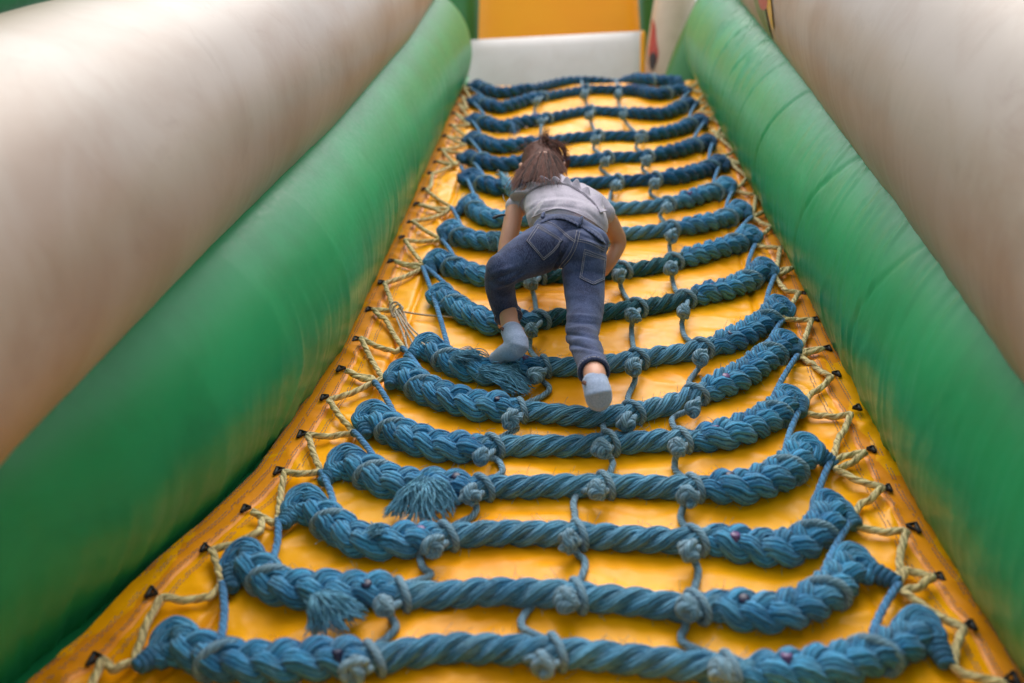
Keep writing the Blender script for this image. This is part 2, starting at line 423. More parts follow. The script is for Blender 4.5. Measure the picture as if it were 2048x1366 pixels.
side_tube('green_side_tube', 1, gcR, lambda v: GR, -.7, 5.56, M['green'], wr_green(1, True),
          'creased green inflated tube running up the right side of the slope', group='green tubes beside the slope',
          seams=[(1.75, .003, .009, .14), (2.3, .005, .010, .16), (2.95, .0055, .010, .16), (3.35, .004, .010, .15), (3.75, .005, .012, .15), (4.1, .005, .012, .13), (4.45, .004, .014, .12)])
def pol(phi, d, side): return (side*d*math.sin(phi), CAMH-d*math.cos(phi))
def wr_cream(side):
    seam = -1.2 if side < 0 else math.pi+1.2
    def f(A, V):
        da = np.abs((A-seam+np.pi) % (2*np.pi)-np.pi)
        return (ridge(V*(16 if side < 0 else 24)+2*fbm(V*2, A, 2)+da*(-1), A*.6, 2)-.8)*(.0014 if side < 0 else .0045)*np.exp(-(da/.8)**2)+.016*fbm(V*.8+4, A*.8+side, 2)
    return f
cL = lambda v: pol(math.radians(float(np.interp(v, [1, 1.7, 2.6, 4, 5.5], [62.3, 61.7, 59.8, 59.2, 62.0]))), .97, -1)
rL = lambda v: .256
crL_root, crL_P, _ = side_tube('cream_side_tube', -1, cL, rL, -.7, 5.9, M['cream'], wr_cream(-1),
          'dirty cream inflated wall tube above the left green tube', group='cream wall tubes')
cR = lambda v: pol(math.radians(float(np.interp(v, [1.2, 2.0, 2.8, 3.6, 4.8], [60.0, 62.2, 63.8, 65.6, 67.6]))), 1.05, 1)
crR_root, crR_P, crR_o = side_tube('cream_side_tube', 1, cR, lambda v: .335, -.7, 5.9, M['cream'], wr_cream(1),
          'cream inflated wall tube with a printed flower, above the right green tube', group='cream wall tubes')
side_tube('green_top_tube', -1, lambda v: (-1.16, .985), lambda v: .2, -.7, 5.9, M['green'], lambda A, V: .004*fbm(V*2, A, 2),
          'green inflated tube along the top of the left cream wall', nvv=200, na=60)
# ------------------------------------------------------------------ the top of the slide, beyond the crest
YB = VTOP*CS+1.1
def atY(px, py, Y):
    d = ray(px, py); t = (Y-CAM[1])/d[1]; return CAM+d*t
def pillow(name, px, Y, bulge, m, label, cat, n=28):
    """inflated upright panel; px = corners TL TR BR BL"""
    tl, tr, br, bl = [atY(x, y, Y) for x, y in px]
    s = np.linspace(0, 1, n)[None, :, None]; t = np.linspace(0, 1, n)[:, None, None]
    front = (tl*(1-s)+tr*s)*(1-t)+(bl*(1-s)+br*s)*t
    prof_ = lambda q: (1-np.abs(2*q-1)**2.6)**(1/2.0)
    b = (prof_(s)*prof_(t))[..., 0]
    F_ = front.copy(); F_[..., 1] -= bulge*b; Bk = front.copy(); Bk[..., 1] += bulge*b+.01
    root = thing(name, (front[..., 0].mean(), Y, front[..., 2].min()), label, cat)
    mb = MB(); u0 = np.zeros(((n-1)*(n-1)*4, 2))
    mb.add(F_, gridF(n, n)[:, ::-1].copy(), u0); mb.add(Bk, gridF(n, n), u0)
    mb.obj('panel_skin', m, root); return root
def post(name, pts, r, m, label, cat='inflatable post', Y=YB):
    C = np.array([atY(x, y, Y) for x, y in pts]); root = thing(name, C[-1], label, cat)
    tube('post_skin', cr(C, 60), r, m, root, seg=40); return root
pillow('white_step_block', [(938, 80), (1287, 62), (1297, 420), (930, 420)], YB-.35, .07, M['white'], 'white inflated block behind the top rope rung', 'inflatable block')
pillow('yellow_back_wall', [(964, -190), (1262, -200), (1299, 330), (950, 330)], YB, .12, M['yellow_back'], 'yellow inflated back wall above the white block', 'inflatable wall')
post('green_back_post', [(915, -260), (918, 120), (915, 400)], .16, M['dgreen'], 'dark green inflated post left of the yellow back wall', Y=YB+.25)
post('green_back_post', [(1330, -260), (1322, 0), (1328, 200), (1330, 400)], .16, M['dgreen'], 'dark green inflated post right of the yellow back wall', Y=YB+.25)
M['post_cream'] = vinyl('post_cream_vinyl', srgb(218, 196, 170), srgb(208, 184, 158), .45, srgb(170, 140, 110), .3, .05)
creamp = post('cream_back_post', [(1385, -200), (1347, 20), (1330, 160), (1326, 420)], .125, M['post_cream'], 'cream inflated post with a red print beside the right green tube', Y=YB-.15)
post('yellow_edge_piping', [(1286, 60), (1285, 110), (1284, 300)], .014, M['yellow_back'], 'thin yellow piping at the right side of the white block', Y=YB-.5, cat='piping')
post('green_corner_bolster', [(1490, -60), (1436, 50), (1394, 150), (1350, 300)], .17, M['dgreen'], 'dark green bolster between the cream post and the right green tube', Y=YB-.55)
# ------------------------------------------------------------------ rope rungs
# px polyline of each rung (left to right), left/right braid ends (fraction), knob and stub pixels
RUNGS = [
 dict(p=[(952,174),(997,185),(1056,179),(1114,166),(1161,159),(1202,157),(1246,154),(1290,161),(1350,165)]),
 dict(p=[(952,204),(997,217),(1044,206),(1085,193),(1161,181),(1232,180),(1276,183),(1314,191),(1362,183)]),
 dict(p=[(948,241),(997,256),(1041,248),(1114,233),(1173,222),(1246,225),(1290,230),(1334,228),(1380,208)]),
 dict(p=[(942,281),(997,296),(1056,289),(1114,281),(1173,272),(1246,272),(1290,273),(1349,263),(1400,242)]),
 dict(p=[(937,318),(997,331),(1056,327),(1132,324),(1202,316),(1290,313),(1349,304),(1416,284)]),
 dict(p=[(940,356),(968,370),(1012,379),(1080,374),(1152,368),(1202,363),(1261,360),(1305,360),(1363,354),(1407,343),(1440,326)], kL=1.25),
 dict(p=[(938,410),(966,434),(999,442),(1060,438),(1140,424),(1208,416),(1241,417),(1317,411),(1380,400),(1430,386),(1452,372)]),
 dict(p=[(898,462),(920,475),(953,485),(1010,488),(1100,482),(1180,474),(1236,468),(1295,464),(1339,459),(1400,453),(1450,440),(1480,420)]),
 dict(p=[(872,523),(906,537),(941,551),(980,560),(1031,561),(1073,554),(1115,552),(1180,548),(1226,543),(1282,538),(1337,526),(1400,511),(1455,496),(1500,472)]),
 dict(p=[(880,592),(906,610),(941,632),(988,650),(1045,646),(1115,633),(1180,628),(1226,622),(1282,616),(1337,606),(1400,592),(1460,578),(1505,555),(1530,542)], g=1),
 dict(p=[(853,697),(897,724),(941,742),(1000,750),(1073,735),(1117,733),(1170,731),(1219,726),(1277,719),(1365,706),(1409,696),(1453,688),(1500,665),(1540,635),(1560,618)]),
 dict(p=[(803,752),(838,775),(882,796),(941,814),(1000,819),(1058,823),(1117,828),(1170,833),(1219,832),(1277,824),(1336,810),(1380,795),(1424,780),(1468,762),(1512,737),(1550,710),(1572,690)]),
 dict(p=[(742,838),(789,865),(824,884),(882,899),(941,901),(1000,893),(1087,891),(1160,892),(1219,887),(1277,885),(1350,882),(1409,879),(1453,873),(1497,859),(1541,836),(1580,806)]),
 dict(p=[(690,930),(742,952),(780,968),(824,974),(882,976),(941,978),(1000,973),(1058,973),(1160,972),(1219,971),(1277,973),(1365,976),(1438,976),(1482,976),(1526,966),(1570,945),(1608,908)]),
 dict(p=[(607,1014),(646,1037),(690,1068),(735,1087),(794,1086),(850,1079),(919,1070),(1038,1067),(1157,1071),(1275,1078),(1365,1082),(1432,1083),(1495,1096),(1558,1103),(1606,1090),(1645,1055),(1662,1024)]),
 dict(p=[(484,1132),(527,1155),(571,1182),(646,1186),(735,1186),(800,1189),(889,1191),(1008,1184),(1127,1189),(1246,1200),(1365,1213),(1432,1215),(1495,1228),(1558,1230),(1621,1210),(1669,1178),(1706,1132)]),
 dict(p=[(345,1284),(408,1314),(467,1328),(557,1332),(646,1325),(765,1316),(850,1302),(919,1297),(1067,1302),(1186,1310),(1305,1322),(1394,1332),(1495,1346),(1590,1346),(1685,1333),(1770,1308),(1838,1266)]),
]
STUB_L = {7:(918,424),8:(890,480),9:(866,543),10:(890,620),11:(826,711),12:(786,766),13:(736,864),14:(663,950),15:(578,1038),16:(468,1168),17:(300,1318)}
STUB_R = {4:(1408,254),5:(1424,293),6:(1449,336),7:(1460,384),8:(1494,430),9:(1508,483),10:(1538,549),11:(1562,635),12:(1588,702),13:(1596,822),14:(1652,922),15:(1692,1038),16:(1778,1160),17:(1884,1318)}
KNOT_A = {2:(1073,204),3:(1083,244),9:(1062,566),10:(1063,660),11:(1073,752),12:(1020,839),13:(961,915),14:(941,991),15:(866,1094),16:(768,1213),17:(709,1342)}
KNOT_B = {2:(1168,190),3:(1178,232),4:(1191,280),5:(1210,324),6:(1231,372),8:(1226,482),9:(1237,552),10:(1266,632),11:(1266,735),12:(1252,846),13:(1204,898),14:(1194,980),15:(1136,1082),16:(1132,1200),17:(1085,1330)}
KNOT_C = {2:(1236,190),3:(1245,232),4:(1281,278),5:(1293,322),6:(1309,368),7:(1334,416),8:(1342,473),9:(1342,537),10:(1367,623),11:(1401,718),12:(1386,818),13:(1355,895),14:(1377,993),15:(1377,1102),16:(1374,1216),17:(1442,1345)}
MID_R = .0235
UPW = np.array((0, 0, 1.0))                 # ramp normal in the ramp frame
where = ['topmost blue rope rung, in front of the white block', 'second blue rope rung from the top, below the topmost one', 'third rope rung from the top, with a small frayed tuft at its left',
 'fourth rope rung from the top, running just above the ponytail of the child', 'fifth rope rung from the top, passing behind the head of the child', 'sixth rope rung from the top, with a fluffy end left of the head',
 'seventh rope rung from the top, passing behind the shirt of the child', 'eighth rope rung from the top, frayed beside the left arm of the child', 'ninth rope rung from the top, passing behind the jeans of the child',
 'dark greenish rope rung just above the raised left foot of the child', 'rope rung with a wide frayed tassel under the left foot of the child', 'rope rung on which the right foot of the child stands',
 'rope rung just below the one under the right foot of the child', 'rope rung with a big splayed tassel and a purple plug at the left', 'third rope rung from the bottom of the photo',
 'second rope rung from the bottom, with a drooping frayed bundle at the left', 'nearest, blurred blue rope rung at the bottom of the photo']
RC = []; RROOT = []; RW = []
def strandset(name, C, offs, r, m, parent, seg, lobes, pitch, amp=.10, caps=True):
    for o in offs:
        mb = MB(); tube_into(mb, W3(C+o), r, seg=seg, lobes=lobes, amp=amp, pitch=pitch, caps=caps); mb.obj(name, m, parent)
for i, R in enumerate(RUNGS):
    k = i+1; near = k >= 9
    P = np.array([at(x, y, .0195+surf(*at(x, y, .02)[:2])) for x, y in R['p']])
    n = 380 if near else 240
    C = cr(P, n); ln = plen(C)
    C[:, 2] = [surf(q[0], q[1]) for q in C]
    C[:, 2] = np.convolve(np.pad(C[:, 2], 9, 'edge'), np.ones(19)/19, 'valid')+.0195
    T, N, B = frames(C, UPW)
    root = thing('rope_rung', W3(C[n//2]-np.array((0, 0, .0195))), where[i], 'rope rung', 'blue rope rungs of the climbing net')
    RC.append(C); RROOT.append(root)
    s = np.linspace(0, 1, n); seg = 30 if near else 16; lob = 9
    ka = KNOT_A.get(k); kc = KNOT_C.get(k)
    ua = at(*ka, .03)[0] if ka else C[0, 0]+.27*(C[-1, 0]-C[0, 0])
    uc = at(*kc, .03)[0] if kc else C[0, 0]+.70*(C[-1, 0]-C[0, 0])
    fa = float(np.interp(ua, C[:, 0], s))+.015; fc = float(np.interp(uc, C[:, 0], s))+.035
    if k in (14,): fa = .30
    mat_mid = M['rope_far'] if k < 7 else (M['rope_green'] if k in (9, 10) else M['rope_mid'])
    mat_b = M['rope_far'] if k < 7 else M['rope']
    R['fa'], R['fc'] = fa, fc
    # laid middle: three strands twisted together
    pitch = .128; sg = ln*s
    i0, i1 = max(int((fa-.045)*n), 0), min(int((fc+.045)*n), n)
    wob = rng.normal(0, 1, 3)
    for q in range(3):
        ph = 2*np.pi*(sg/pitch+q/3.)+k*1.3
        fl = np.clip((s-(fa-.05))/.05, 0, 1)*np.clip(((fc+.05)-s)/.05, 0, 1)
        wobs = 1+.08*np.sin(sg*37+q*2+k)
        off = (B*np.cos(ph)[:, None]+N*np.sin(ph)[:, None])*(.0112*wobs)[:, None]
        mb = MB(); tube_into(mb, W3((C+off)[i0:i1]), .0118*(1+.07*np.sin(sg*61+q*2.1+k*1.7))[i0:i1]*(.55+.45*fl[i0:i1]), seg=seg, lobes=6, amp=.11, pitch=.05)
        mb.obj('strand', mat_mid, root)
    # plaited ends
    fat = 1.0+(.08 if k in (12, 13, 14) else 0)
    for (a, b, sgn) in ((0., fa, -1), (fc, 1., 1)):
        j0, j1 = int(max(a*n-4, 0)), int(min(b*n+4, n))
        ps = sg[j0:j1]; inner = ps[-1] if sgn < 0 else ps[0]
        d = np.abs(ps-inner); g = np.clip(d/.05, 0, 1); g = g*g*(3-2*g)
        Pp = .132 if sgn < 0 else .118
        for q in range(3):
            ph = 2*np.pi*(ps/Pp+q/3.)+k*2.1+sgn
            wv = 1+.10*np.sin(ps*33+q*2.3+k)
            off = (B[j0:j1]*(np.sin(ph)*.0158*(.6+.4*g)*fat*wv)[:, None]+N[j0:j1]*(np.sin(2*ph)*.0105*(.5+.5*g)+.0065*g)[:, None])
            rr = (.0118+.0048*g)*fat*(1+.10*np.sin(ps*47+q*3.1+k*.7))
            mb = MB(); tube_into(mb, W3(C[j0:j1]+off), rr, seg=seg, lobes=7, amp=.12, pitch=.06, flat=.92)
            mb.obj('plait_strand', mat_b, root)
        # folded knob at the end: two fat loops over each other
        e = C[0] if sgn < 0 else C[-1]; t = (-T[0] if sgn < 0 else T[-1]); t = t*1.0
        bb = np.array((0, 1., 0)); bb = bb-t*np.dot(bb, t); bb /= np.linalg.norm(bb); nn = np.array((0, 0, 1.))
        st = (STUB_L if sgn < 0 else STUB_R).get(k)
        if st is None:
            sp = e+t*.035-bb*.012
        else: sp = at(*st, .022); sp = sp+(sp-e)/np.linalg.norm(sp-e)*.014
        kk = R.get('kL', 1.)*(1.06 if k >= 12 else 1.) if sgn < 0 else 1.
        KR = .0132
        for (oy, hz, dd, ft) in ((.010, .018, .022, 1.), (-.004, .014, .014, .92)):
            pts = [e-t*.045+bb*oy*.3+nn*.004, e-t*.018+bb*(oy+.010)*kk+nn*hz*.7, e+t*dd*.5*kk+bb*(oy+.010)*kk+nn*hz, e+t*dd*kk+bb*(oy-.008)+nn*hz*.7, e+t*dd*.6*kk+bb*(oy-.022)*kk+nn*.004, e-t*.02+bb*(oy-.024)+nn*-.004]
            mb = MB(); tube_into(mb, W3(cr(pts, 60)), KR*ft*kk, seg=seg, lobes=7, amp=.12, pitch=.07); mb.obj('end_loop', mat_b, root)
        # whipped stub
        ax0 = e+t*.008-bb*.016+nn*.0; ax1 = sp; dv = ax1-ax0; ll = np.linalg.norm(dv); 
        if ll < .045: ax1 = ax0+dv/ll*.045; dv = ax1-ax0; ll = .045
        if ll > .095: ax1 = ax0+dv/ll*.095; dv = ax1-ax0; ll = .095
        dvn = dv/ll; a_ = np.cross(dvn, nn); a_ /= np.linalg.norm(a_); b_ = np.cross(a_, dvn)
        th = np.linspace(0, 2*np.pi*5.5, 150); fr = th/th[-1]
        rad = .0135*(1-.45*fr**2)
        Hx = ax0+dvn*(fr*ll)[:, None]+a_*(np.cos(th)*rad)[:, None]+b_*(np.sin(th)*rad)[:, None]
        mb = MB(); tube_into(mb, W3(Hx), .0052, seg=8, lobes=3, amp=.1, pitch=.02)
        tube_into(mb, W3(cr([ax0, ax1], 10)), .0125, seg=10)
        mb.obj('whipping', mat_b, root)
        # hitch of thin cord round the neck of the plait
        f = .085 if sgn < 0 else .915
        j = int(f*n); c0 = C[j]; T_, N_, B_ = T[j], N[j], B[j]
        th = np.linspace(0, 2*np.pi, 40)
        rr = .0285*fat
        sl_ = .022*(-1 if sgn < 0 else 1)
        H = c0+B_*(np.cos(th)*rr)[:, None]+N_*(np.sin(th)*.0285+.003)[:, None]+T_*(np.cos(th)*sl_)[:, None]
        tube('neck_hitch', W3(H), .0075, M['cord'], root, seg=10, lobes=3, amp=.1, pitch=.02, caps=False)
    RW.append(fat)
    # cap plugs
    for f, kk2 in ((fa-.04, 0), (fc+.045, 1)):
        if (k*7+kk2*3) % 5 == 0 and k < 11: continue
        j = int(f*n); c0 = C[j]+N[j]*(.025)+B[j]*rng.uniform(-.004, .012)
        ax = N[j]*.8-B[j]*rng.uniform(-.2, .6); ax /= np.linalg.norm(ax)
        pc = np.array([c0-ax*.012, c0-ax*.002, c0+ax*.005, c0+ax*.0065, c0+ax*.0066])
        mb = MB(); tube_into(mb, W3(pc), np.array([.0088, .0088, .0088, .0074, .0004]), seg=14, caps=False)
        mb.obj('plug', M['purple'] if rng.random() < .65 else M['navy'], root)
    # stray fibres
    if k >= 6:
        mb = MB(); nf = 520 if k >= 8 else 160
        for q in range(nf):
            j = rng.integers(3, n-3); a = rng.uniform(-.5, 1.2)*np.pi/1.0
            thick = .023 if fa < s[j] < fc else .032*fat
            dr = B[j]*math.cos(a)+N[j]*math.sin(a)
            p0 = C[j]+dr*thick*rng.uniform(.75, .95)+N[j]*.002
            l_ = rng.uniform(.005, .018)*(1.5 if rng.random() < .1 else 1)
            tg = T[j]*rng.normal(0, 1)+dr*rng.uniform(.1, .9)+rng.normal(0, .4, 3); tg /= np.linalg.norm(tg)
            cv = rng.normal(0, .5, 3)
            x = np.linspace(0, 1, 5)[:, None]
            mb_p = p0+tg*l_*x+cv*l_*x*x*.6
            tube_into(mb, W3(mb_p), .00033, seg=3, caps=False)
        mb.obj('stray_fibres', M['tassel'], root, kind='stuff')
# ------------------------------------------------------------------ tassels of frayed yarn (parts of their rungs)
def tassel(k, o_px, tips, nn_, r=.0016, w0=.062, spread=.006, mat='tassel'):
    mb = MB(); root = RROOT[k-1]; r = r*.68; nn_ = int(nn_*1.9)
    o = at(*o_px, w0)
    for q in range(nn_):
        f = rng.random()*(len(tips)-1); a = int(f); f -= a
        px = tips[a][0]*(1-f)+tips[min(a+1, len(tips)-1)][0]*f; py = tips[a][1]*(1-f)+tips[min(a+1, len(tips)-1)][1]*f
        e = at(px+rng.normal(0, 4), py+rng.normal(0, 4), rng.uniform(.012, .035))
        l_ = rng.uniform(.8, 1.05); e = o+(e-o)*l_
        p0 = o+rng.normal(0, spread, 3); mid = (p0+e)/2+np.array((rng.normal(0, .006), rng.normal(0, .006), rng.uniform(.004, .022)))
        q2 = (mid+e)/2+rng.normal(0, .004, 3)
        tube_into(mb, W3(cr([p0, mid, q2, e+rng.normal(0, .004, 3)], 16)), r*rng.uniform(.7, 1.3), seg=6, lobes=2, amp=.2, pitch=.01)
    mb.obj('frayed_tassel', M[mat], root, kind='stuff')
tassel(14, (858, 962), [(752, 1030), (790, 1034), (815, 1044), (850, 1050), (880, 1038), (905, 1030), (918, 1006)], 110, .0019)
tassel(14, (845, 960), [(752, 1034), (800, 1040)], 5, .002)
tassel(11, (962, 742), [(1062, 790), (1058, 778), (1068, 768), (1050, 790), (1020, 786)], 90, .0018)
tassel(11, (905, 712), [(960, 708), (985, 720), (990, 740), (940, 735)], 40, .0014, .066)
tassel(11, (1000, 735), [(1050, 750), (1040, 765), (960, 760)], 40, .0015, .06)
tassel(16, (632, 1196), [(615, 1262), (640, 1270), (690, 1262), (720, 1240), (735, 1225)], 70, .0024)
tassel(8, (990, 470), [(1010, 480), (1005, 495), (985, 498), (970, 480)], 40, .0018, .06)
tassel(6, (1015, 372), [(995, 345), (1000, 352), (1035, 370), (1030, 392), (1012, 392)], 40, .0022, .06)
tassel(3, (1022, 244), [(1018, 270), (1030, 268), (1042, 262)], 12, .0022, .06, mat='cord_blue')
tassel(15, (742, 1062), [(772, 1080), (790, 1070), (760, 1092)], 16, .002, .07)
# ------------------------------------------------------------------ vertical tie cords with knots
def on_rung(k, px, py=None):
    C = RC[k-1]; u = at(px, py if py else 600, .03)[0]
    j = int(np.argmin(np.abs(C[:, 0]-u))); return j
def knot(c, axis, size, m, parent):
    """wrapped stopper knot: turns of cord round the hanging cord, one turn crossing them"""
    ax = np.array((rng.normal(0, .45), -1., rng.normal(-.1, .2))); ax /= np.linalg.norm(ax)
    a_ = np.cross(ax, UPW); a_ /= np.linalg.norm(a_); b_ = np.cross(a_, ax)
    mb = MB(); turns = rng.uniform(1.8, 3.6); t = np.linspace(0, 2*np.pi*turns, 90)+rng.uniform(0, 6); f = (t-t[0])/(t[-1]-t[0])
    rad = size*(.70+.30*np.sin(np.pi*f)); h = (f-.5)*rng.uniform(.022, .034)
    H = c+ax*h[:, None]+a_*(np.cos(t)*rad*1.12)[:, None]+b_*(np.sin(t)*rad)[:, None]
    tube_into(mb, W3(H), .0074, seg=10, lobes=3, amp=.12, pitch=.02)
    t = np.linspace(-.2, 2*np.pi-.6, 60); tl = ax*.8+a_*.6*(1 if rng.random() < .5 else -1); tl /= np.linalg.norm(tl)
    H = c+tl*(np.cos(t)*(size+.0050))[:, None]+b_*(np.sin(t)*(size+.0050)+.001)[:, None]+a_*(.004*np.sin(2*t))[:, None]
    tube_into(mb, W3(H), .0070, seg=10, lobes=3, amp=.12, pitch=.02)
    tube_into(mb, W3(cr([c-ax*.014, c+ax*.014], 12)), size*.7, seg=12)
    if rng.random() < .35:
        e_ = c+a_*rng.choice([-1, 1])*.026-ax*rng.uniform(-.01, .016); tube_into(mb, W3(cr([c, (c+e_)/2+b_*.008, e_], 16)), .0052, seg=8, lobes=3, amp=.12, pitch=.02)
    return mb.obj('knot', m, parent)
def tie_cord(K, label, paths, top=None):
    ks = sorted(K)
    P0 = at(*K[ks[0]], .02); root = thing('tie_cord', W3(P0), label, 'tie cord', 'upright cords tying the rungs together')
    if top: 
        tube('cord_length', W3(cr([at(top[0], top[1], .02), at(*K[ks[0]], .03)], 40)), .0062, M['cord'], root, seg=10, lobes=3, amp=.08, pitch=.02)
    for a, k in enumerate(ks):
        kx, ky = K[k]; C = RC[k-1]
        c = at(kx, ky, .048); 
        T, N, B = frames(C, UPW)
        # the hitch ring goes over the rung right of the knot, slanted
        j = int(np.argmin(np.abs(C[:, 0]-(c[0]+.022)))); th = np.linspace(0, 2*np.pi, 48)
        thick = .0243
        H = C[j]+B[j]*(np.cos(th)*thick)[:, None]+N[j]*(np.sin(th)*.0232+.001)[:, None]+T[j]*(-.004+np.cos(th)*.013)[:, None]
        # B lateral may point down the slope or up it
        tube('hitch', W3(H), .0062, M['cord'], root, seg=10, lobes=3, amp=.08, pitch=.02, caps=False)
        # keep the knot touching the lower side of the rope
        jn = int(np.argmin(np.abs(C[:, 0]-c[0])))
        knot(c, None, rng.uniform(.0078, .0110), M['cord'], root)
        link = [C[j]+np.array((0, -.030, .012)), (C[j]+np.array((0, -.034, .006))+c)/2, c]
        if a+1 < len(ks):
            k2 = ks[a+1]
            if k2 != k+1 and (k, k2) not in ((6, 8),): 
                pts = [c, at(kx-2, ky+30, .012)]
            else:
                x2, y2 = K[k2]; C2 = RC[k2-1]; j2 = int(np.argmin(np.abs(C2[:, 0]-(at(x2, y2, .03)[0]+.012))))
                endp = C2[j2]+np.array((0, .030, -.012)); endp2 = C2[j2]+np.array((.004, .004, -.02))
                mid = [at(x, y, .014) for x, y in paths.get(k, [])]
                pts = [c, *mid, endp, endp2]
            Cc = cr(pts, 60); 
            for q in Cc: q[2] = max(q[2], surf(q[0], q[1])+.006)
            tube('cord_length', W3(Cc), .0062, M['cord'], root, seg=10, lobes=3, amp=.08, pitch=.02)
        tube('cord_length', W3(cr(link, 20)), .0062, M['cord'], root, seg=10, lobes=3, amp=.08, pitch=.02)
    return root
tie_cord(KNOT_A, 'left of the three knotted grey-blue cords running down the rungs',
   {2: [(1069, 222), (1074, 232)], 3: [(1068, 258), (1067, 268)], 9: [(1066, 585), (1070, 606)], 10: [(1060, 682), (1061, 702)], 11: [(1085, 762), (1099, 777), (1085, 792)], 12: [(1034, 856), (1018, 866)], 13: [(990, 918), (1003, 932), (1001, 948)], 14: [(952, 1010), (945, 1032)],
    15: [(840, 1108), (846, 1135), (860, 1152)], 16: [(783, 1238), (790, 1262)]}, top=(1070, 184))
tie_cord(KNOT_B, 'middle of the three knotted grey-blue cords running down the rungs',
   {2: [(1172, 205)], 3: [(1184, 250)], 4: [(1188, 300)], 5: [(1202, 340)], 6: [(1222, 386), (1216, 430)], 8: [(1230, 505)], 9: [(1244, 580), (1256, 600)], 10: [(1263, 660), (1266, 690)], 11: [(1270, 760), (1256, 795)], 12: [(1228, 838), (1212, 832), (1206, 850)],
    13: [(1224, 920), (1222, 940)], 14: [(1160, 985), (1147, 1005), (1150, 1030)], 15: [(1155, 1108), (1170, 1125), (1165, 1152)], 16: [(1080, 1205), (1052, 1225), (1045, 1255)]}, top=(1163, 160))
tie_cord(KNOT_C, 'right of the three knotted grey-blue cords running down the rungs',
   {2: [(1238, 208)], 3: [(1256, 250)], 4: [(1272, 295)], 5: [(1285, 338)], 6: [(1301, 388)], 7: [(1320, 432)], 8: [(1339, 495)], 9: [(1346, 565), (1352, 582)], 10: [(1364, 652), (1372, 676)], 11: [(1396, 738), (1378, 764)], 12: [(1352, 832), (1344, 845)],
    13: [(1350, 925), (1352, 942)], 14: [(1366, 1015), (1362, 1040)], 15: [(1392, 1128), (1396, 1150)], 16: [(1372, 1250), (1366, 1285)]}, top=(1232, 158))
# ------------------------------------------------------------------ side lacing: loops on the band, yellow lace, blue end cords
RING_L = [(927,173),(925,193),(918,209),(912,228),(905,252),(895,274),(884,300),(876,324),(865,348),(853,381),(840,410),(825,443),(810,481),(789,523),(770,567),(747,619),(722,677),(692,742),(658,801),(616,871),(569,944),(503,1022),(424,1101),(322,1196),(206,1318)]
RING_R = [(1396,168),(1410,185),(1421,204),(1434,227),(1445,249),(1457,273),(1469,301),(1482,328),(1495,355),(1513,389),(1531,422),(1542,454),(1560,496),(1584,536),(1598,585),(1623,640),(1645,697),(1663,755),(1702,829),(1732,904),(1764,976),(1812,1063),(1866,1155),(1926,1258),(2004,1366)]
def loop_strap(px, py, side):
    """webbing loop sewn flat on the band: a bar along the band and two arms to the point the lace runs through"""
    c = at(px, py, .006); c[2] = surf(c[0]*.999, c[1])+.008
    j = rng.uniform(.68, .98); sk = rng.normal(0, .003)
    ap = c+np.array((0, sk, .001)); q1 = c+np.array((side*.019*j, .0125*j, -.001)); q2 = c+np.array((side*.019*j, -.0125*j, -.001))
    mb = MB()
    def strip(a, b_, wd, ht):
        t_ = (b_-a)/np.linalg.norm(b_-a); s_ = np.cross(t_, UPW); s_ /= np.linalg.norm(s_); n_ = np.array((0, 0, 1.))
        P_ = np.linspace(0, 1, 6)[:, None]*(b_-a)+a
        ring = np.stack([P_-s_*wd-n_*ht, P_+s_*wd-n_*ht, P_+s_*wd+n_*ht, P_-s_*wd+n_*ht], 1)
        mb.add(W3(ring), gridF(6, 4, True), np.zeros((5*4*4, 2)))
        for e_ in (0, 5): mb.add(W3(ring[e_:e_+1].reshape(2, 2, 3)[:, ::1]*1.0), gridF(2, 2), np.zeros((4, 2)))
    strip(q1+np.array((0, .002, 0)), q2-np.array((0, .002, 0)), .0032, .0022)
    strip(q1, ap, .0013, .0030); strip(ap, q2, .0013, .0030)
    mb.obj('anchor_loop', M['black'], RAMP)
for x, y in RING_L: loop_strap(x, y, -1)
for x, y in RING_R: loop_strap(x, y, 1)
JL = {1:(944,178),2:(948,206),3:(943,240),4:(938,276),5:(932,308),6:(922,334),7:(903,415),8:(884,480),9:(852,534),11:(806,696),12:(750,764),13:(708,864),14:(642,944),15:(556,1040),16:(444,1168),17:(268,1322)}
JR = {1:(1364,172),2:(1378,184),3:(1392,206),4:(1412,240),5:(1428,278),6:(1448,312),7:(1464,384),8:(1503,434),9:(1510,490),10:(1549,552),11:(1567,638),12:(1594,712),13:(1597,824),14:(1660,926),15:(1702,1042),16:(1796,1170),17:(1908,1335)}
PATH_L = [JL[1],RING_L[0],JL[2],RING_L[1],(934,218),RING_L[2],JL[3],RING_L[3],(938,250),RING_L[4],JL[4],RING_L[5],(930,290),RING_L[6],JL[5],RING_L[6],(912,330),RING_L[7],(915,326),RING_L[8],(862,372),RING_L[9],JL[7],(888,426),(868,418),RING_L[10],(892,418),JL[7],(884,430),RING_L[11],JL[8],(868,482),RING_L[12],JL[9],(846,538),RING_L[13],(838,530),JL[9],RING_L[14],(778,590),(790,622),RING_L[15],(772,640),JL[11],(790,704),RING_L[16],(766,758),JL[12],(744,756),RING_L[17],JL[12],RING_L[18],JL[13],(696,868),RING_L[19],JL[14],(600,948),RING_L[20],(562,985),JL[15],(545,1046),RING_L[21],(525,1036),(520,1064),RING_L[22],(434,1128),JL[16],(420,1195),RING_L[23],(292,1250),JL[17],(225,1340),RING_L[24],(170,1400)]
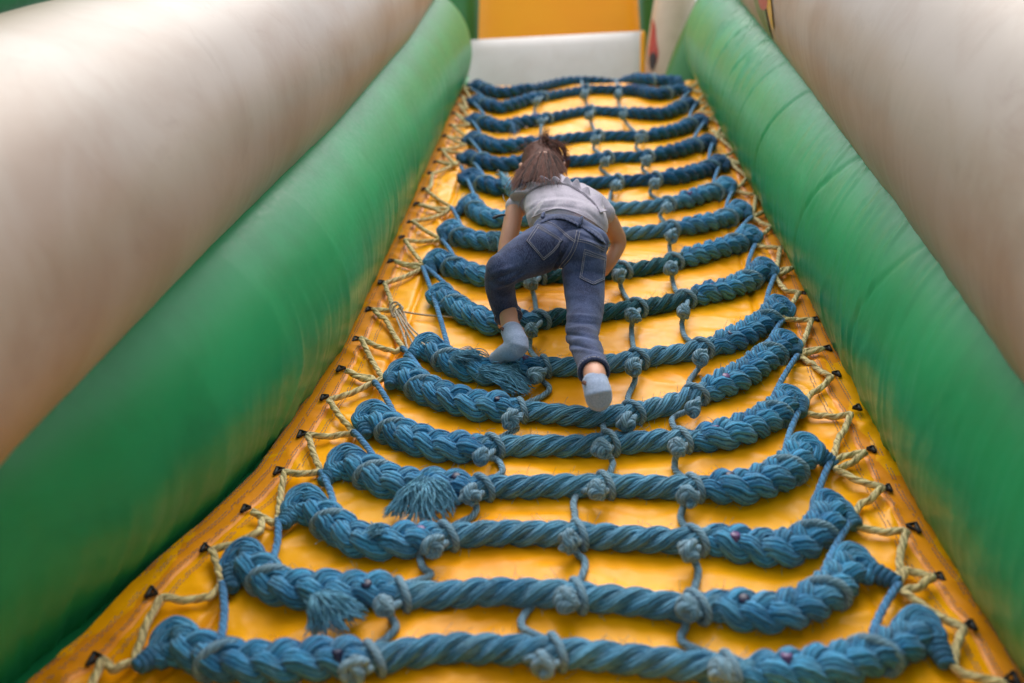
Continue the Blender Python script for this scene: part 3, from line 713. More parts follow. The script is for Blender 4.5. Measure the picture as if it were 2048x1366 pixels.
PATH_R = [JR[1],RING_R[0],(1378,178),RING_R[1],JR[3],RING_R[2],(1400,222),RING_R[3],JR[4],(1430,240),RING_R[4],JR[5],RING_R[5],(1424,262),RING_R[6],JR[6],(1446,322),RING_R[7],(1444,310),RING_R[8],JR[7],(1476,384),RING_R[9],(1503,434),(1520,428),RING_R[10],JR[8],RING_R[11],(1516,474),JR[9],(1526,494),RING_R[12],JR[10],(1562,540),RING_R[13],JR[10],(1572,582),RING_R[14],(1572,620),JR[11],(1590,640),RING_R[15],JR[12],(1610,702),RING_R[16],(1600,712),RING_R[17],(1620,790),JR[13],(1640,832),RING_R[18],(1676,880),JR[14],(1690,912),RING_R[19],(1672,940),RING_R[20],(1718,1012),JR[15],(1722,1056),RING_R[21],(1800,1110),JR[16],(1812,1140),RING_R[22],(1806,1184),RING_R[23],(1910,1300),JR[17],(1930,1350),RING_R[24],(2030,1400)]
def lace(path, label, ringset):
    pts = []
    for x, y in path:
        p = at(x, y, .02); s_ = surf(p[0], p[1]); p[2] = max(s_, 0)+(.020 if (x, y) in ringset else .012+rng.uniform(0, .006))
        p = at(x, y, p[2]); pts.append(p)
    C = []
    root = thing('lacing_rope', W3(pts[len(pts)//2]), label, 'lacing rope', 'cream lacing ropes at the net sides')
    # straight runs with rounded corners
    P = np.array(pts); out = [P[0]]
    for i in range(1, len(P)-1):
        a, b, c = P[i-1], P[i], P[i+1]
        la, lc = np.linalg.norm(a-b), np.linalg.norm(c-b); q = min(.012, la*.3, lc*.3)
        d1, d2 = (a-b)/la, (c-b)/lc
        sag = np.array((0, -.004, -.002))
        out += [(a+b)/2+sag] if la > .06 else []
        out += [b+d1*q, b, b+d2*q]
    out.append(P[-1])
    Cc = cr(out, int(plen(np.array(out))/.003))
    for q in Cc: q[2] = max(q[2], surf(q[0], q[1])+.006)
    tube('lace', W3(Cc), .0062, M['lace'], root, seg=15, lobes=3, amp=.18, pitch=.030)
    return root
lace(PATH_L, 'cream lacing rope zigzagging between the black loops and the left ends of the rungs', set(RING_L))
lace(PATH_R, 'cream lacing rope zigzagging between the black loops and the right ends of the rungs', set(RING_R))
def end_cord(J, STUB, side, label):
    ks = sorted(J); root = thing('end_cord', W3(at(*J[ks[0]], .0)), label, 'cord', 'blue cords joining the ends of the rungs')
    for a, b in zip(ks[:-1], ks[1:]):
        if b-a > 2: continue
        C2 = RC[b-1]; e = C2[int(.08*len(C2))] if side < 0 else C2[int(.92*len(C2))]
        p0 = at(*J[a], .026)
        T_ = e+np.array((0, .026, .022))
        pts = [p0+np.array((0, -.006, -.01)), p0, (p0+T_)/2+np.array((side*-.004, 0, -.002)), T_, T_+np.array((0, -.02, .008))]
        Cc = cr(pts, 50)
        for q in Cc: q[2] = max(q[2], surf(q[0], q[1])+.006)
        tube('cord_length', W3(Cc), .0062, M['cord_blue'], root, seg=10, lobes=3, amp=.12, pitch=.024)
    return root
JL2 = dict(JL); JL2[10] = (846, 536)
end_cord(JL2, STUB_L, -1, 'blue cord joining the left ends of the rungs')
end_cord(JR, STUB_R, 1, 'blue cord joining the right ends of the rungs')
# pale string bundle tied round the lace at the left
sb = thing('string_bundle', W3(at(800, 640, .0)), 'pale thin strings knotted round the lacing above the frayed tassel rung', 'string')
for pts in [[(790,618,.03),(812,650,.02),(832,676,.03),(850,690,.05)], [(792,622,.03),(806,650,.025),(822,680,.02),(836,706,.03)], [(796,618,.035),(822,655,.015),(858,688,.05)], [(788,624,.03),(806,668,.02),(816,700,.02),(824,728,.012),(826,742,.012)], [(796,622,.03),(850,630,.014),(900,634,.012),(935,636,.012)], [(800,614,.03),(812,640,.02),(812,690,.012),(822,722,.012)]]:
    tube('string', W3(cr([at(*p) for p in pts], 60)), .0026, M['string'], sb, seg=8, lobes=4, amp=.08, pitch=.012)
for q in range(3):
    c = at(790+q*3, 616+q*4, .026); th = np.linspace(0, 2*np.pi*1.3, 40)
    H = c+np.stack([np.cos(th)*.013, np.sin(th)*.010, np.sin(th+.6*q)*.012], -1)
    tube('string_knot', W3(H), .0028, M['string'], sb, seg=8, lobes=4, amp=.08, pitch=.012)
sb2 = thing('thin_string', W3(at(930, 390, .0)), 'thin pale string on the yellow vinyl left of the head of the child', 'string')
tube('string', W3(cr([at(905, 418, .02), at(925, 402, .012), at(950, 390, .02)], 40)), .0024, M['string'], sb2, seg=8)
tube('string', W3(cr([at(922, 405, .012), at(924, 392, .012), at(930, 386, .012)], 30)), .0022, M['string'], sb2, seg=8)
# ------------------------------------------------------------------ the child
def proj(Pw):
    d = Pw-CAM; z = d@fwd
    return 1024+FPX*(d@rgt)/z, 683-FPX*(d@upv)/z
PERS = thing('person', W3(at(1150, 700, .0)), 'small child in jeans, grey ruffled shirt and pale blue socks climbing the rope net', 'person')
def blob(name, chains, voxel, m, smooth=6, disp=None, extra=None, parent=PERS):
    mb = MB()
    for ch in chains:
        P = np.array([at(a, b, c) if len(q) == 4 else q[:3] for q in ch for (a, b, c) in [q[:3]]]); R = [q[3] for q in ch] if len(ch[0]) == 4 else None
        P = np.array([at(*q[:3]) for q in ch]); R = np.array([q[3] for q in ch], float)
        A = np.hstack([P, R[:, None]]); C = cr(A, max(10, int(plen(P)/.006)))
        # spherical ends
        X = C[:, :3]; t0 = X[0]-X[1]; t0 /= np.linalg.norm(t0); t1 = X[-1]-X[-2]; t1 /= np.linalg.norm(t1)
        hc = np.linspace(1, .12, 7)
        st = np.array([np.r_[X[0]+t0*C[0, 3]*h, C[0, 3]*math.sqrt(max(1-h*h, .0))+.0006] for h in hc])
        en = np.array([np.r_[X[-1]+t1*C[-1, 3]*h, C[-1, 3]*math.sqrt(max(1-h*h, .0))+.0006] for h in hc[::-1]])
        C = np.vstack([st, C, en])
        tube_into(mb, W3(C[:, :3]), C[:, 3], seg=28, caps=False)
        # close the ends
    o = mb.obj('tmp', None)
    bm_cap(o)
    md = o.modifiers.new('r', 'REMESH'); md.mode = 'VOXEL'; md.voxel_size = voxel
    sm = o.modifiers.new('s', 'SMOOTH'); sm.factor = .6; sm.iterations = smooth
    dg = bpy.context.evaluated_depsgraph_get(); me = bpy.data.meshes.new_from_object(o.evaluated_get(dg))
    bpy.data.objects.remove(o)
    n = len(me.vertices); V = np.empty(n*3, np.float32); me.vertices.foreach_get('co', V); V = V.reshape(-1, 3).astype(float)
    Nn = np.empty(n*3, np.float32); me.vertices.foreach_get('normal', Nn); Nn = Nn.reshape(-1, 3)
    if disp is not None:
        px, py = proj(V); V = V+Nn*disp(V, px, py)[:, None]
    V = V-ORG[parent.name]; me.vertices.foreach_set('co', V.astype(np.float32).ravel()); me.update()
    me.polygons.foreach_set('use_smooth', np.ones(len(me.polygons), bool))
    me.materials.clear(); me.materials.append(m); me.name = name
    ob = bpy.data.objects.new(name, me); COL.objects.link(ob); ob.parent = parent; ORG[ob.name] = ORG[parent.name]
    return ob
import bmesh
def bm_cap(o):
    bm = bmesh.new(); bm.from_mesh(o.data)
    bmesh.ops.holes_fill(bm, edges=[e for e in bm.edges if e.is_boundary], sides=0)
    bmesh.ops.recalc_face_normals(bm, faces=bm.faces)
    bm.to_mesh(o.data); bm.free()
def bvh(o):
    me = o.data; V = [v.co.copy()+o.parent.location for v in me.vertices]
    return BVHTree.FromPolygons(V, [p.vertices[:] for p in me.polygons])
def on_mesh(tree, px, py):
    d = Vector(ray(px, py)).normalized(); h = tree.ray_cast(Vector(CAM), d)
    return (np.array(h[0]), np.array(h[1])) if h[0] is not None else (None, None)
# materials
def skin():
    N = NT('skin'); p = N.pos()
    c = N.mix(N.noise(p, 30, 4), srgb(214, 162, 136), srgb(196, 138, 112)); N.l(c, N.b.inputs['Base Color'])
    N.set(Roughness=.5, Subsurface_Weight=.15, Subsurface_Scale=.01); N.b.inputs['Subsurface Radius'].default_value = (1, .35, .2)
    N.bump(N.noise(p, 700, 3), .08, .001); return N.m
def denim():
    N = NT('denim'); p = N.pos(); 
    c = N.mix(N.ramp(N.noise(p, 14, 4, .6), [(.40, (0, 0, 0)), (.66, (1, 1, 1))]), srgb(30, 38, 68), srgb(72, 86, 126))
    tw = N.noise(N.mapv(p, (900, 900, 120)), 1., 2, .6)
    c = N.mix(N.math('MULTIPLY', N.ramp(tw, [(.45, (0, 0, 0)), (.62, (1, 1, 1))]), .38), c, srgb(112, 124, 162))
    c = N.mix(N.math('MULTIPLY', N.ramp(N.noise(p, 420, 3, .7), [(.5, (0, 0, 0)), (.7, (1, 1, 1))]), .3), c, srgb(28, 34, 62))
    N.l(c, N.b.inputs['Base Color']); N.set(Roughness=.85, Specular_IOR_Level=.2, Sheen_Weight=.15)
    N.bump(N.math('ADD', tw, N.math('MULTIPLY', N.noise(p, 90, 4), 1.5)), .5, .0012); return N.m
def cloth(name, a, b, bs=.3, sc=500):
    N = NT(name); p = N.pos()
    c = N.mix(N.ramp(N.noise(p, 300, 3, .7), [(.4, (0, 0, 0)), (.6, (1, 1, 1))]), a, b)
    N.l(c, N.b.inputs['Base Color']); N.set(Roughness=.9, Specular_IOR_Level=.15, Sheen_Weight=.3)
    N.bump(N.math('ADD', N.noise(p, sc, 3), N.math('MULTIPLY', N.noise(p, 50, 3), 1.2)), bs, .0015); return N.m
M['skin'] = skin(); M['denim'] = denim()
M['shirt'] = cloth('grey_jersey', srgb(184, 176, 190), srgb(166, 158, 172)); M['sock'] = cloth('blue_sock', srgb(172, 186, 214), srgb(150, 166, 196), .5, 700)
M['thread'] = plain('denim_thread', srgb(180, 176, 184), .8); M['ribbon'] = plain('dark_ribbon', srgb(28, 30, 40), .4); M['brown'] = plain('brown_trim', srgb(110, 72, 56), .8)
def folds(lst):
    def f(V, px, py):
        d = np.zeros(len(V))
        for (x0, y0, sl_, cv, sg_, amp, xr) in lst:
            yl = y0+sl_*(px-x0)+cv*(px-x0)**2
            d += amp*np.exp(-((py-yl)/sg_)**2)*np.exp(-((px-x0)/xr)**2)
        x, y, z = V.T
        d += .004*fbm(x*16+z*9, y*18+z*12, 3)
        return d
    return f
jeans = blob('jeans', [
  [(1108,488,.255,.058),(1104,480,.262,.052)], [(1162,502,.255,.054),(1168,496,.258,.048)],
  [(1100,464,.262,.042),(1140,470,.275,.046),(1184,488,.255,.040)], [(1106,456,.262,.034),(1148,464,.270,.036),(1188,482,.255,.031)],
  [(1110,490,.25,.058),(1075,502,.255,.055),(1040,520,.25,.047),(1006,540,.240,.039)],
  [(1006,541,.240,.038),(1000,565,.205,.035),(1006,600,.155,.032),(1015,628,.12,.029)],
  [(1166,500,.245,.055),(1167,530,.225,.052),(1168,562,.195,.0475),(1170,620,.160,.041),(1163,672,.140,.0345)],
  [(1163,672,.140,.034),(1176,705,.150,.0315),(1186,738,.165,.0285)]],
  .0027, M['denim'], 6, folds([
   (1163,632,.05,.002,4,.0028,34),(1163,645,.08,.002,3.5,-.0036,30),(1163,657,.10,.003,4,.0045,26),(1163,669,.14,.004,3,-.0055,38),(1166,681,.16,.004,4,.0040,24),(1168,692,.2,.004,3,-.0050,36),(1172,702,.2,.004,4,.004,34),
   (1010,552,-.35,.0,5,-.0045,26),(1016,566,-.45,0,4,.0035,24),(1006,540,-.3,0,5,.003,24),(1030,556,-.6,0,3.5,-.003,20),
   (1118,540,-.9,0,4,-.004,22),(1185,478,.35,0,3,-.0025,30),(1190,488,.3,0,3,.0025,28),(1195,502,.3,0,3,-.002,24),
   (1118,522,-1.6,0,5,-.006,16),(1150,590,.0,0,8,.002,30),(1095,560,-.2,0,5,-.003,20)]))
jt = bvh(jeans)
def seam(name, pts, r, m, parent=jeans, dash=None, off=.0006, tree=None, n=None):
    tree = tree or jt
    P = cr(np.array([(x, y, 0.) for x, y in pts]), n or max(12, int(plen(np.array([(x, y, 0.) for x, y in pts]))/1.6)))
    run = []; out = []
    for x, y, _ in P:
        h, nn = on_mesh(tree, x, y)
        if h is None: 
            if len(run) > 2: out.append(run)
            run = []; continue
        run.append(h+nn*off)
    if len(run) > 2: out.append(run)
    mb = MB()
    for r_ in out:
        C = np.array(r_)
        if dash:
            L_ = plen(C); k = max(int(L_/dash), 1); D = resample(C, k*5+1)
            for q in range(k): tube_into(mb, D[q*5:q*5+4], r, seg=5, caps=False)
        else: tube_into(mb, resample(C, max(6, int(plen(C)/.003))), r, seg=8, caps=True)
    if mb.V: return mb.obj(name, m, parent, kind='stuff' if dash else None)
def patch(name, poly, m, thick, off, tree=None, parent=jeans, n=14):
    """cloth patch lying on a surface; poly = 4 px corners TL TR BR BL"""
    tree = tree or jt; tl, tr, br, bl = [np.array(q, float) for q in poly]
    G = np.zeros((n, n, 3)); NN = np.zeros((n, n, 3)); last = None
    for i in range(n):
        for j in range(n):
            s_, t_ = j/(n-1), i/(n-1); q = (tl*(1-s_)+tr*s_)*(1-t_)+(bl*(1-s_)+br*s_)*t_
            h, nn = on_mesh(tree, *q)
            if h is None: h, nn = last
            last = (h, nn); G[i, j] = h; NN[i, j] = nn
    top = G+NN*(off+thick); bot = G+NN*(off-.002)
    mb = MB(); u0 = np.zeros(((n-1)**2*4, 2)); mb.add(top, gridF(n, n), u0)
    rim = [(0, j) for j in range(n)]+[(i, n-1) for i in range(1, n)]+[(n-1, j) for j in range(n-2, -1, -1)]+[(i, 0) for i in range(n-2, 0, -1)]
    e = np.array([[top[a], bot[a]] for a in rim]).transpose(1, 0, 2); mb.add(e, gridF(2, len(rim), True), np.zeros((len(rim)*4, 2)))
    return mb.obj(name, m, parent)
def pocket(tl, tr, br, tip, bl, m=M['denim']):
    # five-sided pocket: upper rectangle plus pointed foot
    a = np.array
    mid = (a(bl)+a(br))/2; tipn = a(tip)
    p = patch('pocket', (tl, tr, br, bl), m, .0016, .0002)
    patch('pocket', (bl, br, tuple((a(br)*.15+tipn*.85)), tuple((a(bl)*.15+tipn*.85))), m, .0016, .0002)
    c = (a(tl)+a(tr)+a(br)+a(tip)+a(bl))/5
    for k_, f in enumerate((.96, .84)):
        ins = [tuple(c+(a(q)-c)*f) for q in (tl, bl, tip, br, tr)]
        for q in range(4): seam('stitching', ins[q:q+2], .0007, M['thread'], dash=.0042, off=.0022)
        seam('stitching', [ins[4], ins[0]], .0007, M['thread'], dash=.0042, off=.0022)
    hb = [tuple(a(tl)*(1-.16)+a(bl)*.16), tuple(a(tr)*(1-.16)+a(br)*.16)]
    seam('stitching', hb, .0007, M['thread'], dash=.0042, off=.0022)
pocket((1075,449), (1127,481), (1106,505), (1086,521), (1052,482))
pocket((1168,497), (1212,514), (1208,560), (1186,571), (1159,557))
seam('seam', [(1157,462),(1150,492),(1138,515),(1116,541)], .0016, M['denim'])
seam('stitching', [(1160,464),(1153,493),(1141,516),(1119,542)], .0007, M['thread'], dash=.0042, off=.0016)
seam('stitching', [(1154,462),(1147,491),(1135,514),(1113,540)], .0007, M['thread'], dash=.0042, off=.0012)
for dy in (0, 4):
    seam('stitching', [(1078,438+dy),(1110,450+dy),(1140,474+dy),(1153,482+dy)], .0007, M['thread'], dash=.0042, off=.001)
    seam('stitching', [(1153,478+dy),(1180,484+dy),(1208,498+dy)], .0007, M['thread'], dash=.0042, off=.001)
# gathered waistband
wbp = cr(np.array([(1082,433,0.),(1100,425,0.),(1125,424,0.),(1150,434,0.),(1180,450,0.),(1210,474,0.)]), 110)
Wt = []
for q, (x, y, _) in enumerate(wbp):
    h, nn = on_mesh(jt, x, y+12)
    if h is None: continue
    g = .0005*math.sin(q*1.05)+.0005*math.sin(q*2.3+1)
    up_ = W3(np.array((0, 1., 0)))-W3(np.zeros(3))
    row = [h+nn*(.0004+f*(.0020+g))+up_*a*.010+0*nn for a, f in ((-1, .2), (-.8, 1), (-.2, 1.1), (.4, 1.1), (.9, 1), (1.05, .1))]
    Wt.append(row)
if Wt: grid_obj('waistband', np.array(Wt), M['denim'], jeans)
for bx in ((1092,424,1086,440), (1163,436,1157,458)):
    seam('belt_loop', [(bx[0],bx[1]),(bx[2],bx[3])], .0042, M['denim'], off=.006)
# cuffs
def cuff(c, axis_to, r, h):
    c0 = at(*c); c1 = at(*axis_to); d = (c1-c0)/np.linalg.norm(c1-c0)
    C = np.array([c0-d*h/2+d*h*t for t in (0, .04, .12, .5, .88, .96, 1.)]); rr = np.array([r*.90, r*.99, r*1.02, r*1.02, r*1.02, r*.99, r*.86])
    cu = tube('cuff', W3(C), rr, M['denim'], jeans, seg=48, caps=False)
    T, N, B = frames(C); th = np.linspace(0, 2*np.pi, 90)
    mb = MB()
    for t in (.75,):
        cc = c0-d*h/2+d*h*t; H = cc+N[0]*(np.cos(th)*r*1.03)[:, None]+B[0]*(np.sin(th)*r*1.03)[:, None]
        H = W3(H)
        for q in range(0, 88, 3): tube_into(mb, H[q:q+3], .0008, seg=5, caps=False)
    mb.obj('stitching', M['thread'], PERS, kind='stuff')
cuff((1016,630,.118), (1020,648,.105), .0315, .020)
cuff((1187,741,.166), (1190,756,.168), .0305, .020)
# body: one continuous mesh (head, neck, torso, arms with hands, ankles)
def hand(w_, f_, curl):
    """w_ wrist, f_ knuckle centre in px,w"""
    a = at(*w_); b = at(*f_); out = []
    return a, b
body_ch = [
  [(1150,470,.25,.040),(1136,436,.246,.040),(1118,395,.256,.044),(1105,366,.262,.030),(1095,352,.262,.028),(1087,335,.262,.034)],
  [(1087,340,.258,.054),(1085,322,.258,.056)],
  [(1060,392,.255,.030),(1032,418,.232,.0245),(1022,458,.195,.0235),(1012,500,.155,.021),(1006,550,.110,.0165),(1012,605,.070,.0125)],
  [(1180,404,.255,.030),(1210,430,.222,.0240),(1228,462,.175,.0225),(1237,486,.140,.0205),(1222,520,.105,.017),(1208,542,.078,.0135)],
  [(1016,615,.135,.022),(1018,640,.122,.0205),(1024,662,.112,.022)],
  [(1184,728,.166,.023),(1190,752,.168,.0215),(1192,772,.160,.022)],
  [(1150,470,.25,.042),(1112,488,.25,.035),(1040,520,.25,.028),(1006,541,.238,.026),(1004,590,.165,.024),(1016,625,.125,.021)],
  [(1150,470,.25,.042),(1166,505,.235,.035),(1170,620,.160,.028),(1163,672,.140,.020),(1184,728,.166,.018)],
]
# hands: palm and five bent fingers gripping the rung
def add_hand(kr, x, y, side):
    C = RC[kr-1]; u = at(x, y, .05)[0]; j = int(np.argmin(np.abs(C[:, 0]-u))); c = C[j]
    fing = []
    for q, (du, ln) in enumerate(((-.021, .8), (-.007, 1.), (.007, .96), (.021, .78))):
        b0 = c+np.array((du, -.030, .022)); p = [b0, c+np.array((du, -.006, .036)), c+np.array((du, .022*ln, .030)), c+np.array((du, .036*ln, .008)), c+np.array((du, .030*ln, -.008))]
        fing.append((p, (.0075, .0070, .0065, .0058, .005)))
    th = [c+np.array((side*.022, -.040, .012)), c+np.array((side*.034, -.034, .000)), c+np.array((side*.026, -.026, -.016)), c+np.array((side*.010, -.022, -.020))]
    fing.append((th, (.009, .0078, .007, .006)))
    palm = [([c+np.array((-.012, -.048, .024)), c+np.array((-.014, -.026, .024))], (.012, .010)), ([c+np.array((.010, -.048, .024)), c+np.array((.014, -.026, .024))], (.012, .010)), ([c+np.array((0, -.052, .026)), c+np.array((0, -.03, .026))], (.012, .011))]
    return fing+palm
HANDS = add_hand(10, 1018, 640, 1)+add_hand(9, 1200, 545, -1)
_old = blob
def blob2(name, chains, raw, voxel, m, smooth, disp=None):
    global at
    return None
def to_px(p, rad):                           # ramp-frame point back to (px,py,w) for blob()
    x, y = proj(W3(np.array(p))); return (float(x), float(y), float(p[2]), rad)
for P_, R_ in HANDS: body_ch.append([to_px(p, r) for p, r in zip(P_, R_)])
body = blob('body', body_ch, .0030, M['skin'], 3)
# face (turned to the slope): nose, ears, eyes, mouth
hc = at(1086, 325, .256)
for sd_ in (-1, 1):
    e = hc+np.array((sd_*.055, -.004, -.010)); blob_ = MB(); tube_into(blob_, W3(np.array([e+np.array((0, -.012, .0)), e+np.array((sd_*.006, -.004, .0)), e+np.array((sd_*.006, .010, 0)), e+np.array((0, .014, 0))])), np.array([.006, .009, .010, .006]), seg=12)
    blob_.obj('ear', M['skin'], body)
    e = hc+np.array((sd_*.022, .012, -.0565)); mb = MB(); tube_into(mb, W3(np.array([e+np.array((-.006, 0, 0)), e, e+np.array((.006, 0, 0))])), np.array([.004, .007, .004]), seg=12); mb.obj('eye', M['white'], body)
tube('nose', W3(np.array([hc+np.array((0, .012, -.058)), hc+np.array((0, .0, -.068)), hc+np.array((0, -.006, -.066))])), np.array([.005, .008, .006]), M['skin'], body, seg=10)
tube('mouth', W3(np.array([hc+np.array((-.014, -.024, -.056)), hc+np.array((0, -.026, -.060)), hc+np.array((.014, -.024, -.056))])), .003, plain('lips', srgb(180, 96, 90), .5), body, seg=8)
# socks
sockL = blob('sock', [[(1025,666,.112,.0245),(1032,682,.112,.0255),(1036,692,.108,.0245),(1018,703,.088,.0225),(1004,710,.072,.0195),(992,716,.058,.0150)]], .0026, M['sock'], 3,
   lambda V, px, py: .0012*fbm(V[:, 0]*60, V[:, 1]*60+V[:, 2]*40, 3))
hR = at(1197, 792, .148); tR = np.array((hR[0]+.004, hR[1]+.125, .070))
sockR = blob('sock', [[(1191,768,.160,.0250),(1195,782,.154,.0265),(1197,791,.148,.0265), to_px(hR*.6+tR*.4+np.array((0, 0, -.004)), .0245), to_px(hR*.3+tR*.7, .024), to_px(tR, .0185)]], .0026, M['sock'], 3,
   lambda V, px, py: .0012*fbm(V[:, 0]*60, V[:, 1]*60+V[:, 2]*40, 3))
for c_, ax_, r_ in (((1024,662,.114), (1026,674,.111), .0245), ((1190.5,764,.161), (1192,776,.158), .0250)):
    c0 = at(*c_); c1 = at(*ax_); d = (c1-c0)/np.linalg.norm(c1-c0); C = np.array([c0-d*.004, c0, c0+d*.004, c0+d*.009])
    tube('sock_rim', W3(C), np.array([r_*.93, r_, r_*1.02, r_*.98]), M['sock'], sockL if c_[0] < 1100 else sockR, seg=40, caps=False)
for x, y, w_ in ((1006,662,.125), (1171,771,.170)):
    c = at(x, y, w_); tube('sock_tab', W3(np.array([c, c+np.array((-.003, .008, .002)), c+np.array((-.002, .014, .003))])), np.array([.004, .005, .003]), M['brown'], sockL if x < 1100 else sockR, seg=10)
# shirt
shirt = blob('shirt', [
  [(1094,432,.254,.050),(1080,396,.258,.045),(1076,384,.262,.034)], [(1176,450,.250,.049),(1168,410,.256,.045),(1158,392,.262,.034)],
  [(1136,442,.262,.053),(1124,402,.270,.050),(1110,374,.270,.038)], [(1110,436,.260,.052),(1100,396,.266,.046)], [(1158,448,.258,.050),(1148,408,.266,.046)],
  [(1078,384,.262,.036),(1052,396,.248,.034),(1034,414,.234,.031)], [(1166,398,.262,.036),(1190,410,.246,.033),(1208,428,.228,.029)]],
  .0035, M['shirt'], 5, folds([(1120,400,.0,.0035,3,.0022,60),(1125,392,.05,.0035,3,-.002,60),(1118,412,.0,.004,3.5,-.0026,55),(1125,420,.15,.004,3,.0022,50),(1070,410,-.9,0,4,-.003,18),(1190,436,.9,0,4,-.0026,18),(1075,425,-1.5,0,4,.003,16)]))
st_ = bvh(shirt)
# ruffle over the shoulders and the yoke
rp = cr(np.array([(1018,447,0.),(1014,424,0.),(1026,398,0.),(1046,378,0.),(1072,364,0.),(1100,359,0.),(1130,361,0.),(1160,372,0.),(1184,388,0.),(1204,406,0.),(1216,428,0.)]), 240)
inner = cr(np.array([(1040,430,0.),(1036,414,0.),(1046,398,0.),(1062,384,0.),(1082,373,0.),(1105,368,0.),(1130,370,0.),(1154,381,0.),(1176,397,0.),(1192,413,0.),(1200,430,0.)]), 240)
Wr = []; last = None; Hs = []; Ns = []; Ds = []
shc = W3(at(1120, 405, .24))
for q in range(240):
    h, nn = on_mesh(st_, inner[q, 0], inner[q, 1])
    if h is None: h, nn = last
    last = (h, nn)
    z = (h-CAM)@fwd; o_ = CAM+ray(rp[q, 0], rp[q, 1])/FPX*z
    Hs.append(h); Ns.append(nn); Ds.append(o_-h)
smw = lambda X: np.stack([np.convolve(np.pad(np.array(X)[:, k_], 12, 'edge'), np.ones(25)/25, 'valid') for k_ in range(3)], -1)
Hs, Ns, Ds = smw(Hs), smw(Ns), smw(Ds)
for q in range(240):
    h, nn, d = Hs[q], Ns[q], Ds[q]
    nn = nn/np.linalg.norm(nn); ln = min(np.linalg.norm(d)+1e-9, .04); dn = d/np.linalg.norm(d)*.9+fwd*.95+W3(np.array((0, 0, 0.)))*0
    wave = math.sin(q*.27+2.0*math.sin(q*.037+1)); wave2 = math.sin(q*.115+2)
    row = []
    for a in np.linspace(0, 1, 9):
        row.append(h+dn*ln*.86*a*(1+.12*wave2)+nn*(.003+.006*a+(.0062*wave+.002*wave2)*a**1.2)+dn*(.0025*wave*a))
    Wr.append(row)
Wr = np.array(Wr)
for _ in range(3): Wr[1:-1] = (Wr[:-2]+2*Wr[1:-1]+Wr[2:])/4
rf = grid_obj('ruffle', Wr, M['shirt'], shirt)
sm_ = rf.modifiers.new('thick', 'SOLIDIFY'); sm_.thickness = .0016
seam('shirt_seam', [(x, y) for x, y, _ in inner[8:-8:12]], .0012, M['shirt'], parent=shirt, tree=st_, off=.001)
seam('hem', [(1062,436),(1080,428),(1098,421),(1120,418),(1150,425),(1180,440),(1208,460)], .0020, M['shirt'], parent=shirt, tree=st_, off=.0005)
tube('ribbon', W3(cr([at(1012,430,.25), at(1000,431,.25), at(984,437,.245)], 20)), .0035, M['ribbon'], PERS, seg=8, flat=.25)
tube('ribbon', W3(cr([at(1022,402,.25), at(1012,404,.24), at(1007,396,.24), at(1006,388,.24)], 20)), .0012, M['ribbon'], PERS, seg=6)
# hair: cap plus many locks falling from the tie on top of the head to the collar
def hairm(nm, c1, c2):
    N = NT(nm); p = N.pos()
    N.l(N.mix(N.noise(p, 90, 2), c1, c2), N.b.inputs['Base Color']); N.set(Roughness=.6, Specular_IOR_Level=.1); return N.m
M['hair'] = hairm('brown_hair', srgb(84, 56, 50), srgb(112, 76, 66)); M['hair_light'] = hairm('light_brown_hair', srgb(104, 64, 54), srgb(124, 80, 66)); M['hair_dark'] = hairm('dark_brown_hair', srgb(44, 30, 28), srgb(64, 44, 40))
hcen = at(1086, 325, .257)
cap = blob('hair_cap', [[(1087,342,.256,.056),(1085,322,.258,.061)]], .004, M['hair'], 4)
HM = [MB(), MB(), MB()]; tie = at(1090, 296, .300)
for q in range(900):
    mb = HM[q % 3]
    a = rng.uniform(-2.0, 2.0); rr_ = .062+rng.uniform(0, .007)
    # end points along the collar, with a heavier fall at the left
    f = rng.random()
    if f < .22: ex, ey, ew = rng.normal(1032, 9), rng.normal(372, 7), rng.uniform(.24, .31)
    elif f < .8: ex, ey, ew = rng.uniform(1042, 1125), rng.normal(361, 5), rng.uniform(.29, .335)
    else: ex, ey, ew = rng.uniform(1110, 1136), rng.normal(345, 8), rng.uniform(.22, .31)
    ey += rng.normal(0, 4); e = at(ex, ey, ew); s0 = tie+rng.normal(0, .004, 3)
    pts = [s0]
    for t in (.2, .42, .64, .84):
        p = s0*(1-t)+e*t; d = p-hcen; n_ = np.linalg.norm(d)
        side = np.array((1 if ex > 1088 else -1, 0, 0))*math.sin(math.pi*t)*.005*abs(ex-1088)/30
        tgt = rr_+(.004 if t < .5 else .002); 
        if n_ < tgt: p = hcen+d/n_*tgt
        pts.append(p+side+rng.normal(0, .0012, 3))
    pts.append(e)
    tube_into(mb, W3(cr(pts, 18)), np.linspace(.0013, .0003, 18)*rng.uniform(.6, 1.2), seg=5, caps=False)
mb = HM[0]
for q in range(150):                          # loose hairs
    s0 = hcen+np.array((rng.uniform(-.06, .06), rng.uniform(-.03, .03), .055)); e = s0+np.array((rng.normal(0, .03), rng.uniform(-.06, -.01), rng.uniform(-.02, .02)))
    tube_into(mb, W3(cr([s0, (s0+e)/2+rng.normal(0, .01, 3), e], 10)), .00035, seg=3, caps=False)
for mb, hm in zip(HM, ('hair', 'hair_light', 'hair_dark')): mb.obj('hair', M[hm], PERS, kind='stuff')
mb = MB()
for q in range(70):
    s0 = tie+rng.normal(0, .003, 3)+np.array((0, 0, .0)); e = at(1089+rng.normal(0, 6), 268+rng.normal(0, 8), .335)
    tube_into(mb, W3(cr([s0, (s0+e)/2+rng.normal(0, .003, 3), e], 10)), np.linspace(.0012, .0003, 10), seg=4, caps=False)
mb.obj('hair_tuft', M['hair'], PERS, kind='stuff')
th = np.linspace(0, 2*np.pi, 24)
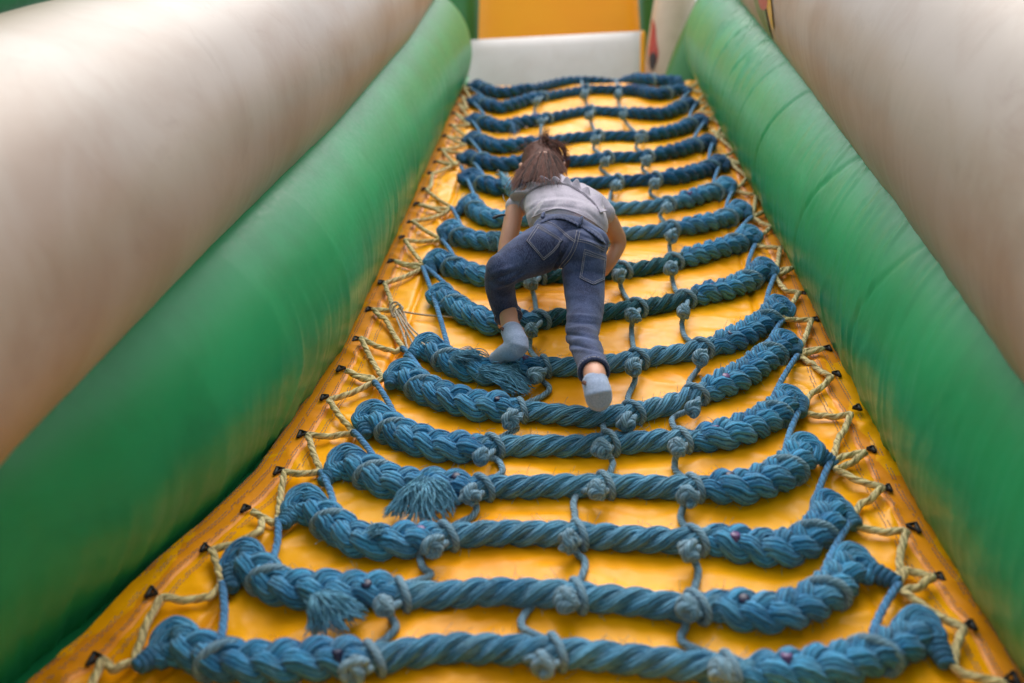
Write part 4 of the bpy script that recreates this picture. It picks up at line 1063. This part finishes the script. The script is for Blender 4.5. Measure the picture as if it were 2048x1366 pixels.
tube('hair_tie', W3(tie+np.stack([np.cos(th)*.008, np.sin(th)*.004, np.sin(th)*.008], -1)), .003, M['ribbon'], PERS, seg=8, caps=False)
# ------------------------------------------------------------------ prints on the cream vinyl
def print_on(tree, parent, poly, m, name='printed_shape', off=.003):
    P = np.array(poly, float); c = P.mean(0); n = 48
    Q = cr(np.vstack([np.hstack([P, P[:, :1]*0]), [[*P[0], 0]]]), n+1)[:-1, :2]
    rings = np.linspace(0.02, 1, 6); V = []
    for r_ in rings:
        row = []
        for q in Q:
            h, nn = on_mesh(tree, *(c+(q-c)*r_))
            if h is None: return
            nn = nn if np.dot(nn, CAM-h) > 0 else -nn
            row.append(h+nn*off)
        V.append(row)
    grid_obj(name, np.array(V), m, parent, wrap=True)
M['pr_red'] = vinyl('print_red', srgb(196, 74, 48), srgb(176, 60, 44), .4); M['pr_black'] = vinyl('print_black', srgb(34, 30, 28), srgb(44, 40, 34), .4)
M['pr_green'] = vinyl('print_green', srgb(98, 128, 52), srgb(84, 112, 46), .4); M['pr_yel'] = vinyl('print_yellow', srgb(224, 178, 50), srgb(210, 160, 40), .4)
ct = bvh(crR_o)
for poly, m, o_ in [([(1503,-30),(1540,-30),(1545,0),(1550,40),(1556,100),(1545,80),(1530,60),(1516,30),(1506,0)], 'pr_black', .003),
    ([(1506,-30),(1525,-30),(1530,0),(1537,40),(1546,78),(1532,56),(1518,28),(1510,0)], 'pr_green', .004),
    ([(1528,-30),(1541,-30),(1544,0),(1547,30),(1549,60),(1541,36),(1534,5)], 'pr_yel', .0045),
    ([(1516,-30),(1535,-30),(1538,-5),(1536,14),(1529,20),(1521,8)], 'pr_red', .005)]:
    print_on(ct, crR_root, poly, M[m], off=o_)
po = [o for o in creamp.children][0]; pt = bvh(po)
for poly, m, o_ in [([(1306,36),(1311,52),(1314,84),(1317,108),(1312,130),(1303,132),(1298,108),(1302,70)], 'pr_red', .003),
    ([(1305,104),(1311,108),(1314,118),(1310,134),(1305,142),(1300,132),(1299,116)], 'pr_black', .005)]:
    print_on(pt, creamp, poly, M[m], off=o_)
# ------------------------------------------------------------------ unseen arch added behind the camera to shade the foot of the slope
ar = thing('added_shade_arch', (0, -1.35, 0), 'added green arch, unseen behind the camera, shading the foot of the slope', 'added shade arch')
pa = [(1.75*math.cos(a), -1.35, .3+2.0*max(math.sin(a), 0)**.75) for a in np.linspace(0, math.pi, 60)]
tube('arch_tube', cr(np.array([(1.8, -1.35, .1)]+pa+[(-1.8, -1.35, .1)]), 120), .6, M['dgreen'], ar, seg=48)
